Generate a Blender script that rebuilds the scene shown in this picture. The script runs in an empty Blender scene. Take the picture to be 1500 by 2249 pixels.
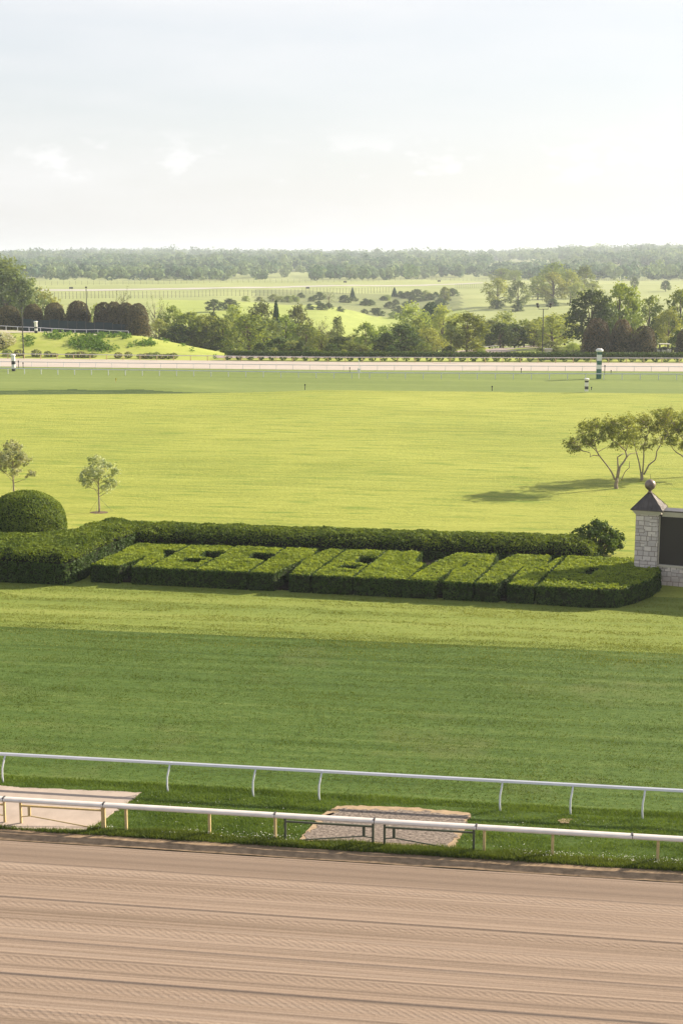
import bpy, math, random
import numpy as np
from mathutils import Vector, Matrix
from mathutils.geometry import tessellate_polygon
R = math.radians
# ------------------------------------------------------------ camera, sky, sun, exposure
SC = bpy.context.scene
COL = SC.collection
H = 20.0
PITCH = math.atan((1124.5 - 560) / 3124)
cam_d = bpy.data.cameras.new("camera")
cam_d.sensor_fit = 'VERTICAL'; cam_d.sensor_height = 36; cam_d.lens = 50
cam_d.clip_start = 0.5; cam_d.clip_end = 60000
cam = bpy.data.objects.new("camera", cam_d); COL.objects.link(cam)
cam.location = (0, 0, H); cam.rotation_euler = (math.pi / 2 - PITCH, 0, 0)
SC.camera = cam
SUN_AZ, SUN_EL = 65.0, 26.0            # degrees from straight ahead to the right, and up
SC.view_settings.view_transform = 'Standard'; SC.view_settings.look = 'None'
SC.view_settings.gamma = 1.0; SC.view_settings.exposure = 1.12
SC.view_settings.use_curve_mapping = False
W = bpy.data.worlds.new("World"); SC.world = W; W.use_nodes = True
nt = W.node_tree; nt.nodes.clear()
def N(nt, typ, **kw):
    n = nt.nodes.new(typ)
    for k, v in kw.items():
        if k.startswith('i_'):
            n.inputs[k[2:].replace('_', ' ')].default_value = v
        else: setattr(n, k, v)
    return n
def math_(nt, op, a, b=None, c=None):
    n = nt.nodes.new('ShaderNodeMath'); n.operation = op
    for i, x in enumerate((a, b, c)):
        if x is None: continue
        if isinstance(x, (int, float)): n.inputs[i].default_value = x
        else: nt.links.new(x, n.inputs[i])
    return n.outputs[0]
def mixc(nt, f, a, b, blend='MIX'):
    n = nt.nodes.new('ShaderNodeMix'); n.data_type = 'RGBA'; n.blend_type = blend
    for i, x in ((0, f), (6, a), (7, b)):
        if isinstance(x, (int, float)): n.inputs[i].default_value = x
        elif isinstance(x, tuple): n.inputs[i].default_value = (*x, 1) if len(x) == 3 else x
        else: nt.links.new(x, n.inputs[i])
    return n.outputs[2]
def ramp(nt, fac, stops, interp='LINEAR'):
    n = nt.nodes.new('ShaderNodeValToRGB'); cr = n.color_ramp; cr.interpolation = interp
    while len(cr.elements) < len(stops): cr.elements.new(0.5)
    for e, (p, c) in zip(cr.elements, stops):
        e.position = p
        e.color = (c, c, c, 1) if isinstance(c, (int, float)) else (*c, 1)
    nt.links.new(fac, n.inputs[0]); return n.outputs[0]
sky = N(nt, 'ShaderNodeTexSky', sky_type='NISHITA', sun_disc=False, sun_elevation=R(SUN_EL), sun_rotation=R(SUN_AZ),
        altitude=200, air_density=1.0, dust_density=2.2, ozone_density=1.2)
tc = N(nt, 'ShaderNodeTexCoord')
sep = N(nt, 'ShaderNodeSeparateXYZ'); nt.links.new(tc.outputs['Generated'], sep.inputs[0])
mp = N(nt, 'ShaderNodeMapping'); mp.inputs['Scale'].default_value = (1.0, 1.0, 5.5)
nt.links.new(tc.outputs['Generated'], mp.inputs[0])
cirrus = N(nt, 'ShaderNodeTexNoise', i_Scale=2.3, i_Detail=5.0, i_Roughness=0.55); nt.links.new(mp.outputs[0], cirrus.inputs[0])
cir = ramp(nt, cirrus.outputs['Fac'], [(0.42, 0.0), (0.68, 1.0)])
mp2 = N(nt, 'ShaderNodeMapping'); mp2.inputs['Scale'].default_value = (1.0, 1.0, 2.3); mp2.inputs['Location'].default_value = (0.31, 0.2, 0.0)
nt.links.new(tc.outputs['Generated'], mp2.inputs[0])
cum = N(nt, 'ShaderNodeTexNoise', i_Scale=22.0, i_Detail=7.0, i_Roughness=0.55); nt.links.new(mp2.outputs[0], cum.inputs[0])
cumf = ramp(nt, cum.outputs['Fac'], [(0.52, 0.0), (0.6, 1.0)])
band = ramp(nt, sep.outputs[2], [(0.045, 0.0), (0.055, 1.0), (0.068, 0.8), (0.085, 0.0)])
cumf = math_(nt, 'MULTIPLY', cumf, band)
veil = ramp(nt, sep.outputs[2], [(0.0, 0.80), (0.06, 0.66), (0.11, 0.52), (0.15, 0.55), (0.18, 0.80), (0.24, 0.7), (0.45, 0.38), (1.0, 0.22)])
veil = math_(nt, 'ADD', veil, math_(nt, 'MULTIPLY', cir, 0.22))
veil = math_(nt, 'MINIMUM', veil, 1.0)
c1 = mixc(nt, veil, sky.outputs[0], (6.6, 6.55, 6.6))
c2 = mixc(nt, math_(nt, 'MULTIPLY', cumf, 0.5), c1, (7.4, 7.35, 7.35))
bg = N(nt, 'ShaderNodeBackground', i_Strength=0.071); nt.links.new(c2, bg.inputs[0])
out = N(nt, 'ShaderNodeOutputWorld'); nt.links.new(bg.outputs[0], out.inputs[0])
sun_d = bpy.data.lights.new("sun", 'SUN'); sun_d.energy = 5.0; sun_d.angle = R(0.6); sun_d.color = (1.0, 0.89, 0.72)
sun = bpy.data.objects.new("sun", sun_d); COL.objects.link(sun)
sd = Vector((math.sin(R(SUN_AZ)) * math.cos(R(SUN_EL)), math.cos(R(SUN_AZ)) * math.cos(R(SUN_EL)), math.sin(R(SUN_EL))))
sun.rotation_euler = sd.to_track_quat('Z', 'Y').to_euler(); sun.location = (60, 60, 80)
SC.cycles.volume_bounces = 0; SC.cycles.max_bounces = 6; SC.cycles.transparent_max_bounces = 8

# ------------------------------------------------------------ photo measurements -> ground points
def G(px, py, z=0.0):
    a = (px - 750) / 3124; b = (1124.5 - py) / 3124
    dy = b * math.sin(PITCH) + math.cos(PITCH); dz = b * math.cos(PITCH) - math.sin(PITCH)
    t = (z - H) / dz
    return (a * t, dy * t)
def ZT(py, Y):                                   # height seen at image row py at depth Y
    b = (1124.5 - py) / 3124
    dy = b * math.sin(PITCH) + math.cos(PITCH); dz = b * math.cos(PITCH) - math.sin(PITCH)
    return H + dz * Y / dy
def XA(px, Y, z=0.0): return (px - 750) / 3124 * (Y * math.cos(PITCH) + (H - z) * math.sin(PITCH))
TA = R(8.6)                                      # the straights run 8.6 degrees off the x axis
R0 = G(604, 1848)
def TP(u, v): return (R0[0] + u * math.cos(TA) + v * math.sin(TA), R0[1] - u * math.sin(TA) + v * math.cos(TA))
def UV(px, py, z=0.0):
    x, y = G(px, py, z); x -= R0[0]; y -= R0[1]
    return (x * math.cos(TA) - y * math.sin(TA), x * math.sin(TA) + y * math.cos(TA))

# ------------------------------------------------------------ object helpers
def link(name, me, parent=None, m=None):
    o = bpy.data.objects.new(name, me); COL.objects.link(o)
    if parent: o.parent = parent
    if m is not None and me is not None and not me.materials: me.materials.append(m)
    return o
def empty(name, loc, rz=0.0):
    o = bpy.data.objects.new(name, None); COL.objects.link(o); o.location = loc; o.rotation_euler = (0, 0, rz)
    o.empty_display_size = 0.3
    return o
def tag(o, label=None, cat=None, group=None, kind=None):
    if label: o['label'] = label
    if cat: o['category'] = cat
    if group: o['group'] = group
    if kind: o['kind'] = kind
    return o
def copy_tree(o, parent=None):
    c = o.copy(); COL.objects.link(c)
    if parent: c.parent = parent
    for ch in list(o.children): copy_tree(ch, c)
    return c
def mesh_np(name, V, F4):
    me = bpy.data.meshes.new(name)
    n = len(F4); k = F4.shape[1]
    me.vertices.add(len(V)); me.vertices.foreach_set('co', np.ascontiguousarray(V, dtype=np.float32).ravel())
    me.loops.add(n * k); me.loops.foreach_set('vertex_index', np.ascontiguousarray(F4, dtype=np.int32).ravel())
    me.polygons.add(n); me.polygons.foreach_set('loop_start', np.arange(0, n * k, k, dtype=np.int32))
    me.polygons.foreach_set('loop_total', np.full(n, k, dtype=np.int32))
    me.update(calc_edges=True)
    return me
class MB:
    def __init__(s): s.v = []; s.f = []
    def add(s, vs, fs):
        b = len(s.v); s.v += [tuple(q) for q in vs]; s.f += [tuple(b + i for i in f) for f in fs]; return s
    def box(s, x0, x1, y0, y1, z0, z1, M=None):
        vs = [(x, y, z) for z in (z0, z1) for y in (y0, y1) for x in (x0, x1)]
        if M is not None: vs = [M @ Vector(q) for q in vs]
        return s.add(vs, [(0, 2, 3, 1), (4, 5, 7, 6), (0, 1, 5, 4), (2, 6, 7, 3), (0, 4, 6, 2), (1, 3, 7, 5)])
    def tube(s, pts, rad, n=8, cap=True):
        pts = [Vector(p) for p in pts]
        if not hasattr(rad, '__len__'): rad = [rad] * len(pts)
        vs = []; prev = None
        for i, p in enumerate(pts):
            d = (pts[min(i + 1, len(pts) - 1)] - pts[max(i - 1, 0)]).normalized()
            if prev is None:
                a = d.cross(Vector((0.13, 0.21, 1)) if abs(d.z) < .9 else Vector((1, 0.1, 0))).normalized()
            else: a = (prev - d * prev.dot(d)).normalized()
            prev = a; b = d.cross(a)
            for k in range(n):
                t = 2 * math.pi * k / n
                vs.append(p + (a * math.cos(t) + b * math.sin(t)) * rad[i])
        fs = []
        for i in range(len(pts) - 1):
            for k in range(n):
                k2 = (k + 1) % n
                fs.append((i * n + k, i * n + k2, (i + 1) * n + k2, (i + 1) * n + k))
        if cap: fs.append(tuple(range(n))[::-1]); fs.append(tuple((len(pts) - 1) * n + k for k in range(n)))
        return s.add(vs, fs)
    def lathe(s, prof, c=(0, 0, 0), n=20, rot=0.0):
        vs = []
        for r, z in prof:
            for k in range(n):
                t = 2 * math.pi * k / n + rot
                vs.append((c[0] + r * math.cos(t), c[1] + r * math.sin(t), c[2] + z))
        fs = []
        for i in range(len(prof) - 1):
            for k in range(n):
                k2 = (k + 1) % n
                fs.append((i * n + k, i * n + k2, (i + 1) * n + k2, (i + 1) * n + k))
        fs.append(tuple(range(n))[::-1]); fs.append(tuple((len(prof) - 1) * n + k for k in range(n)))
        return s.add(vs, fs)
    def build(s, name, m, parent=None, smooth=False, bevel=0.0):
        me = bpy.data.meshes.new(name); me.from_pydata(s.v, [], s.f); me.update()
        if smooth: me.polygons.foreach_set('use_smooth', [True] * len(me.polygons))
        o = link(name, me, parent, m)
        if bevel:
            b = o.modifiers.new('bevel', 'BEVEL'); b.width = bevel; b.segments = 2; b.limit_method = 'ANGLE'
        return o

# ------------------------------------------------------------ value noise for shapes
def vnoise(x, y, seed=0):
    x = np.asarray(x, float); y = np.asarray(y, float)
    xi = np.floor(x).astype(np.int64); yi = np.floor(y).astype(np.int64); fx = x - xi; fy = y - yi
    fx = fx * fx * (3 - 2 * fx); fy = fy * fy * (3 - 2 * fy)
    def h(a, b):
        q = (a * 374761393 + b * 668265263 + seed * 1442695041) & 0xffffffff
        q = ((q ^ (q >> 13)) * 1274126177) & 0xffffffff
        return ((q ^ (q >> 16)) & 0xffff) / 65535.0
    return (h(xi, yi) * (1 - fx) + h(xi + 1, yi) * fx) * (1 - fy) + (h(xi, yi + 1) * (1 - fx) + h(xi + 1, yi + 1) * fx) * fy
def fbm(x, y, seed=0, o=3):
    return sum(vnoise(x * 2 ** k, y * 2 ** k, seed + k) * 0.5 ** k for k in range(o)) / sum(0.5 ** k for k in range(o))

# ------------------------------------------------------------ materials
def mat(name):
    m = bpy.data.materials.new(name); m.use_nodes = True; m.node_tree.nodes.clear(); return m, m.node_tree
def finish(nt, bsdf):
    o = N(nt, 'ShaderNodeOutputMaterial'); nt.links.new(bsdf, o.inputs[0])
def mat_plain(name, c, rough=0.6, var=0.15, scale=3.0, metal=0.0, bump=0.0, c2=None):
    m, nt = mat(name); tc = N(nt, 'ShaderNodeTexCoord')
    nz = N(nt, 'ShaderNodeTexNoise', i_Scale=scale, i_Detail=5.0, i_Roughness=0.6); nt.links.new(tc.outputs['Object'], nz.inputs[0])
    f = ramp(nt, nz.outputs['Fac'], [(0.3, 0.0), (0.7, 1.0)])
    col = mixc(nt, f, tuple(q * (1 - var) for q in c), c2 or tuple(min(1, q * (1 + var)) for q in c))
    b = N(nt, 'ShaderNodeBsdfPrincipled', i_Roughness=rough, i_Metallic=metal); nt.links.new(col, b.inputs['Base Color'])
    if rough > .75: b.inputs['Specular IOR Level'].default_value = 0.08
    if bump:
        bp = N(nt, 'ShaderNodeBump', i_Strength=bump, i_Distance=0.02); nt.links.new(nz.outputs['Fac'], bp.inputs['Height']); nt.links.new(bp.outputs[0], b.inputs['Normal'])
    finish(nt, b.outputs[0]); return m
def mat_leaf(name, c1, c2, transl=0.3, tcol=None, nscale=0.35, big=None, rough=0.6):
    m, nt = mat(name)
    geo = N(nt, 'ShaderNodeNewGeometry'); tc = N(nt, 'ShaderNodeTexCoord'); oi = N(nt, 'ShaderNodeObjectInfo')
    nz = N(nt, 'ShaderNodeTexNoise', i_Scale=nscale, i_Detail=2.0); nt.links.new(geo.outputs['Position'], nz.inputs[0])
    f = math_(nt, 'ADD', math_(nt, 'MULTIPLY', geo.outputs['Random Per Island'], 0.6), math_(nt, 'MULTIPLY', ramp(nt, nz.outputs['Fac'], [(0.35, 0.0), (0.65, 1.0)]), 0.4))
    col = mixc(nt, f, c1, c2)
    hs = N(nt, 'ShaderNodeHueSaturation'); nt.links.new(col, hs.inputs['Color'])
    nt.links.new(math_(nt, 'MULTIPLY_ADD', oi.outputs['Random'], 0.0 if 'yew' in name else 0.03, 0.5 if 'yew' in name else 0.485), hs.inputs['Hue'])
    nt.links.new(math_(nt, 'MULTIPLY_ADD', oi.outputs['Random'], 0.06 if 'yew' in name else 0.35, 0.97 if 'yew' in name else 0.83), hs.inputs['Value'])
    col = hs.outputs[0]
    b = N(nt, 'ShaderNodeBsdfPrincipled', i_Roughness=rough); nt.links.new(col, b.inputs['Base Color'])
    b.inputs['Specular IOR Level'].default_value = 0.15
    t = N(nt, 'ShaderNodeBsdfTranslucent')
    nt.links.new(mixc(nt, 1.0, col, tcol or (1.5, 1.35, 0.45), 'MULTIPLY'), t.inputs[0])
    mx = N(nt, 'ShaderNodeMixShader'); mx.inputs[0].default_value = transl
    nt.links.new(b.outputs[0], mx.inputs[1]); nt.links.new(t.outputs[0], mx.inputs[2])
    finish(nt, mx.outputs[0]); return m
def track_coord(nt, su, sv, off=(0, 0, 0)):
    """world position turned into the along/across frame of the race track and scaled"""
    geo = N(nt, 'ShaderNodeNewGeometry')
    mp = N(nt, 'ShaderNodeMapping', vector_type='POINT'); mp.inputs['Rotation'].default_value = (0, 0, TA)
    nt.links.new(geo.outputs['Position'], mp.inputs[0])
    m2 = N(nt, 'ShaderNodeMapping'); m2.inputs['Scale'].default_value = (su, sv, 1); m2.inputs['Location'].default_value = off
    nt.links.new(mp.outputs[0], m2.inputs[0]); return m2.outputs[0], mp.outputs[0]
def mat_grass(name, dark, mid, light, streak=(0.02, 0.5), fine=6.0, patch=0.05, bump=0.4, mow=None, dist=0.05, dry=None, contrast=1.0, tuft=None, wts=(.45, .2, .35)):
    m, nt = mat(name)
    v1, raw = track_coord(nt, *streak)
    n1 = N(nt, 'ShaderNodeTexNoise', i_Scale=1.0, i_Detail=5.0, i_Roughness=0.62); nt.links.new(v1, n1.inputs[0])
    n2 = N(nt, 'ShaderNodeTexNoise', i_Scale=patch, i_Detail=4.0); nt.links.new(raw, n2.inputs[0])
    v3, _ = track_coord(nt, fine * 0.5, fine)
    n3 = N(nt, 'ShaderNodeTexNoise', i_Scale=1.0, i_Detail=6.0, i_Roughness=0.75); nt.links.new(v3, n3.inputs[0])
    a = math_(nt, 'ADD', math_(nt, 'MULTIPLY', n1.outputs['Fac'], wts[0]), math_(nt, 'MULTIPLY', n2.outputs['Fac'], wts[1]))
    a = math_(nt, 'ADD', a, math_(nt, 'MULTIPLY', n3.outputs['Fac'], wts[2]))
    w = 0.17 / contrast
    col = ramp(nt, a, [(0.5 - w, dark), (0.5, mid), (0.5 + w, light)])
    if tuft:
        v4, _ = track_coord(nt, *tuft[0]); n4 = N(nt, 'ShaderNodeTexNoise', i_Scale=1.0, i_Detail=3.0, i_Roughness=0.6); nt.links.new(v4, n4.inputs[0])
        col = mixc(nt, ramp(nt, n4.outputs['Fac'], [(0.30, 1.0), (0.46, 0.0)]), col, tuft[1])
    if dry:
        n5 = N(nt, 'ShaderNodeTexNoise', i_Scale=dry[1], i_Detail=6.0, i_Roughness=0.7); nt.links.new(raw, n5.inputs[0])
        col = mixc(nt, math_(nt, 'MULTIPLY', ramp(nt, n5.outputs['Fac'], [(0.55, 0.0), (0.75, 1.0)]), dry[2]), col, dry[0])
    if mow:
        sp = N(nt, 'ShaderNodeSeparateXYZ'); nt.links.new(raw, sp.inputs[0])
        s = math_(nt, 'SINE', math_(nt, 'ADD', math_(nt, 'MULTIPLY', sp.outputs[1], mow[0]), math_(nt, 'MULTIPLY', n1.outputs['Fac'], 2.5)))
        col = mixc(nt, math_(nt, 'MULTIPLY_ADD', s, mow[1], mow[1]), col, mow[2])
    b = N(nt, 'ShaderNodeBsdfPrincipled', i_Roughness=0.85); nt.links.new(col, b.inputs['Base Color'])
    b.inputs['Specular IOR Level'].default_value = 0.15
    bp = N(nt, 'ShaderNodeBump', i_Strength=bump, i_Distance=dist); nt.links.new(math_(nt, 'ADD', n3.outputs['Fac'], math_(nt, 'MULTIPLY', n1.outputs['Fac'], 0.6)), bp.inputs['Height'])
    nt.links.new(bp.outputs[0], b.inputs['Normal'])
    finish(nt, b.outputs[0]); return m

M = {}
M['lawn'] = mat_grass('lawn', (0.175, 0.22, 0.034), (0.295, 0.32, 0.052), (0.405, 0.405, 0.085), streak=(0.10, 0.8), fine=5.0, patch=0.035, bump=0.9, dist=0.14, contrast=1.45, wts=(.30, .22, .48),
                      tuft=((0.22, 1.1), (0.17, 0.24, 0.03)))
M['mown'] = mat_grass('mown strip', (0.12, 0.165, 0.03), (0.19, 0.23, 0.043), (0.27, 0.29, 0.07), streak=(0.012, 1.0), fine=5.0, patch=0.06, bump=0.3, contrast=1.1)
M['turf'] = mat_grass('turf course', (0.036, 0.070, 0.011), (0.078, 0.128, 0.022), (0.135, 0.18, 0.042), streak=(0.018, 1.5), fine=4.5, patch=0.045, bump=0.9, contrast=1.35, wts=(.40, .15, .45),
                      dry=((0.16, 0.15, 0.055), 0.12, 0.5), tuft=((1.3, 4.5), (0.062, 0.108, 0.018)))
M['edge_grass'] = mat_grass('lush grass', (0.04, 0.075, 0.014), (0.07, 0.115, 0.022), (0.11, 0.155, 0.035), streak=(0.3, 1.0), fine=9.0, patch=0.3, bump=0.6)
M['far_turf'] = mat_grass('far turf', (0.115, 0.155, 0.034), (0.165, 0.21, 0.048), (0.225, 0.265, 0.065), streak=(0.01, 0.15), fine=1.2, patch=0.02, bump=0.3, dist=0.15)
M['field'] = mat_grass('fields', (0.22, 0.25, 0.085), (0.30, 0.33, 0.115), (0.39, 0.41, 0.16), streak=(0.006, 0.02), fine=0.25, patch=0.006, bump=0.2, dist=0.3,
                       dry=((0.36, 0.36, 0.16), 0.008, 0.5))
M['mound'] = mat_grass('mound grass', (0.24, 0.28, 0.05), (0.33, 0.37, 0.07), (0.42, 0.43, 0.11), streak=(0.08, 0.25), fine=1.0, patch=0.05, bump=0.5, dist=0.2,
                       dry=((0.42, 0.35, 0.18), 0.12, 0.5))

# ------------------------------------------------------------ terrain
PXC = np.array([-900, 0, 450, 680, 870, 1050, 1300, 1500, 2400]); TC = (PXC - 750) / 3124 * 1.0
YN = np.array([0, 295, 330, 420, 500, 600, 700, 780, 850, 1000, 1120, 1250, 1400, 1700, 2100, 3000, 4200, 7000, 14000])
far = [-2, -5.5, -4, 1, 7.5, 11, 12, 12]
ZN = np.array([
    [0, 0, -1, -6, -6, -4, -2, -2, -1.5, 0, 0],
    [0, 0, -1, -6, -6, -4, -2, -2, -1.5, 0, 0],
    [0, 0, -3, -9, -8, -4.5, -1.5, -2.5, -1.5, 0, 0],
    [0, 0, -3, -10, -10, -7, -4.6, -7, -3.5, -.5, 0],
    [0, 0, -3, -10, -11.5, -11.5, -11, -10, -6, -1.5, 0],
    [0, 0, -1, -8, -10, -9, -6, -4.5, -3.5, -1, 0],
    [0, 0, -.5, -5, -7, -6, -5, -4, -3, -1, -.5],
    [0, 0, -.5, -5, -7, -6, -5, -4, -3, -1, -.5],
    [0, 0, -.5, -5, -7, -6, -5, -4, -3, -1, -.5]])
FS = np.array([-3, -3, 2.5, 2.0, 0.0, -2.5, 7, 11, 12])
ZN = np.array([list(r) + [q + s * (0, 0, .2, .7, 1.1, 1., 1.0, 1.0)[i] for i, q in enumerate(far)] for r, s in zip(ZN, FS)])
def smooth(a, b, x): t = np.clip((x - a) / (b - a), 0, 1); return t * t * (3 - 2 * t)
def base_h(X, Y):
    Yc = np.clip(Y, 0, 13999); t = X / np.maximum(Yc, 50)
    i = np.clip(np.searchsorted(TC, t) - 1, 0, len(TC) - 2); f = np.clip((t - TC[i]) / (TC[i + 1] - TC[i]), 0, 1); f = f * f * (3 - 2 * f)
    j = np.clip(np.searchsorted(YN, Yc, side='right') - 1, 0, len(YN) - 2); g = (Yc - YN[j]) / (YN[j + 1] - YN[j])
    return (ZN[i, j] * (1 - f) + ZN[i + 1, j] * f) * (1 - g) + (ZN[i, j + 1] * (1 - f) + ZN[i + 1, j + 1] * f) * g
def hgt(X, Y):
    X = np.asarray(X, float); Y = np.asarray(Y, float)
    z = (base_h(X, Y) + base_h(X, Y + 14) + base_h(X, Y - 14)) / 3 - 0.03
    z = z + smooth(320, 500, Y) * (fbm(X / 60, Y / 60, 3) - .5) * 2.2 + smooth(1300, 2500, Y) * (fbm(X / 420, Y / 1200, 9) - .5) * 17
    y0 = 284 - 0.03 * X - 6
    side = np.clip((-22.5 - X - (Y - 285) * .05) / 21, 0, 1)
    front = smooth(0, 24, Y - y0)
    back = 1 - smooth(345, 400, Y)
    z = z + 3.95 * side ** .9 * front * back + smooth(4, 14, Y - y0) * side * (fbm(X / 6, Y / 5, 17) - .5) * .7 * back
    return z
def g1(X, Y): return float(hgt(X, Y))
def MARCH(px, py):                              # ground point seen at a pixel
    a = (px - 750) / 3124; b = (1124.5 - py) / 3124
    d = np.array([a, b * math.sin(PITCH) + math.cos(PITCH), b * math.cos(PITCH) - math.sin(PITCH)])
    t = MT; q = d[None] * t[:, None]; z = hgt(q[:, 0], q[:, 1]); k = np.nonzero(q[:, 2] + H < z)[0]
    if len(k) == 0: return None
    k = k[0]; return float(q[k, 0]), float(q[k, 1]), float(z[k])
MT = np.geomspace(150, 5000, 1200)
def grid(name, xs, ys, zf, m, kind='structure', smooth_=True):
    X, Y = np.meshgrid(xs, ys); Z = zf(X, Y); nx, ny = len(xs), len(ys)
    V = np.stack([X.ravel(), Y.ravel(), Z.ravel()], 1)
    i = np.arange(nx * ny).reshape(ny, nx); F4 = np.stack([i[:-1, :-1].ravel(), i[:-1, 1:].ravel(), i[1:, 1:].ravel(), i[1:, :-1].ravel()], 1)
    me = mesh_np(name, V, F4); me.polygons.foreach_set('use_smooth', [smooth_] * len(me.polygons))
    o = link(name, me, None, m); tag(o, kind=kind); return o
xs = np.concatenate([-np.geomspace(8000, 180, 28), np.arange(-174, 175, 3.0), np.geomspace(180, 8000, 28)])
ys = np.concatenate([np.arange(-60, 270, 15.0), np.arange(270, 420, 2.0), np.arange(420, 1300, 8.0), np.geomspace(1310, 13500, 60)])
ground = grid('ground', xs, ys, hgt, M['field'])
ground.data.materials.append(M['mound'])
mi = np.zeros(len(ground.data.polygons), dtype=np.int32)
cen = np.empty(len(mi) * 3, dtype=np.float32); ground.data.polygons.foreach_get('center', cen); cen = cen.reshape(-1, 3)
mi[(cen[:, 1] < 350) & (cen[:, 1] > 230)] = 1
M['gully'] = mat_grass('rough gully', (0.12, 0.15, 0.05), (0.20, 0.225, 0.08), (0.29, 0.29, 0.12), streak=(0.03, 0.06), fine=0.5, patch=0.03, bump=0.6, dist=0.5)
M['pasture'] = mat_grass('bright pasture', (0.22, 0.27, 0.06), (0.31, 0.36, 0.08), (0.38, 0.42, 0.11), streak=(0.01, 0.04), fine=0.4, patch=0.01, bump=0.3, dist=0.3)
ground.data.materials.append(M['gully']); ground.data.materials.append(M['pasture'])
pxm = cen[:, 0] / np.maximum(cen[:, 1], 50) * 3124 + 750; Yc = cen[:, 1] + (fbm(cen[:, 0] / 25, cen[:, 1] / 25, 51) - .5) * 60
mi[(pxm > 350) & (pxm < 1020) & (Yc > 400) & (Yc <= 715)] = 3
mi[(pxm > 560) & (pxm < 1010) & (Yc > 715) & (Yc < 905 - np.clip(pxm - 850, 0, 200) * .3)] = 2
ground.data.polygons.foreach_set('material_index', mi)

# flat sheets laid on the ground, bounded by lines measured on the photograph
def sheet(name, near, farl, z, m, nu=2, nv=2, zf=None):
    """near / far: functions of X giving Y"""
    xs = np.linspace(-170, 170, nu); V = []; 
    for j in range(nv):
        f = j / (nv - 1)
        for x in xs:
            y = near(x) * (1 - f) + farl(x) * f
            V.append((x, y, z + (zf(x, y, f) if zf else 0)))
    i = np.arange(nu * nv).reshape(nv, nu); F4 = np.stack([i[:-1, :-1].ravel(), i[:-1, 1:].ravel(), i[1:, 1:].ravel(), i[1:, :-1].ravel()], 1)
    me = mesh_np(name, np.array(V), F4); me.polygons.foreach_set('use_smooth', [True] * len(me.polygons))
    return tag(link(name, me, None, m), kind='structure')
def vline(v):                                    # straight line parallel to the near rails, v metres beyond the dirt rail
    def f(x):
        return R0[1] + (v - (x - R0[0]) * math.sin(TA)) / math.cos(TA)
    return f
def pxline(pts, z=0.0):
    P = [G(a, b, z) for a, b in pts]; X = [p[0] for p in P]; Yv = [p[1] for p in P]
    def f(x):
        if x < X[0]: return Yv[0] + (Yv[1] - Yv[0]) / (X[1] - X[0]) * (x - X[0])
        if x > X[-1]: return Yv[-1] + (Yv[-1] - Yv[-2]) / (X[-1] - X[-2]) * (x - X[-1])
        return float(np.interp(x, X, Yv))
    return f
L_lawn = pxline([(0, 867), (350, 865), (550, 862), (700, 857), (1000, 860), (1500, 865)])
L_fturf = pxline([(0, 805), (750, 813), (1500, 816)])
L_out = pxline([(0, 787), (750, 795), (1500, 797)])
def lawn_z(x, y, f):
    e = min(1, min(f, 1 - f) * 12)
    return e * .5 * (float(fbm(x / 24, y / 14, 5)) - .3) 
sheet('lawn', vline(38.5), L_lawn, 0.012, M['lawn'], 120, 120, lawn_z)
def bank_z(x, y, f):
    w = 1 - float(smooth(-30, -12, np.array(x)))
    return .55 * w * float(smooth(0, .11, np.array(f)) * (1 - smooth(.14, .7, np.array(f))))
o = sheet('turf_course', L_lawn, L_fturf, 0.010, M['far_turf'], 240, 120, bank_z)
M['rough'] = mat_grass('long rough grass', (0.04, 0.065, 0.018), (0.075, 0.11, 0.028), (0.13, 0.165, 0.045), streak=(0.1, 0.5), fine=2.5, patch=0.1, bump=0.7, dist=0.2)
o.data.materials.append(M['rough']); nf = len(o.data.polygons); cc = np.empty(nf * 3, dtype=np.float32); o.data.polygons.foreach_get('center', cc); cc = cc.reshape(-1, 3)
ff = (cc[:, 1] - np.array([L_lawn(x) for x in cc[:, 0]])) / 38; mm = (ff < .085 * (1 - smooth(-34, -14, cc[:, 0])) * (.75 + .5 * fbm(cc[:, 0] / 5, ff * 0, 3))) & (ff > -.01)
o.data.polygons.foreach_set('material_index', mm.astype(np.int32))

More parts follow.
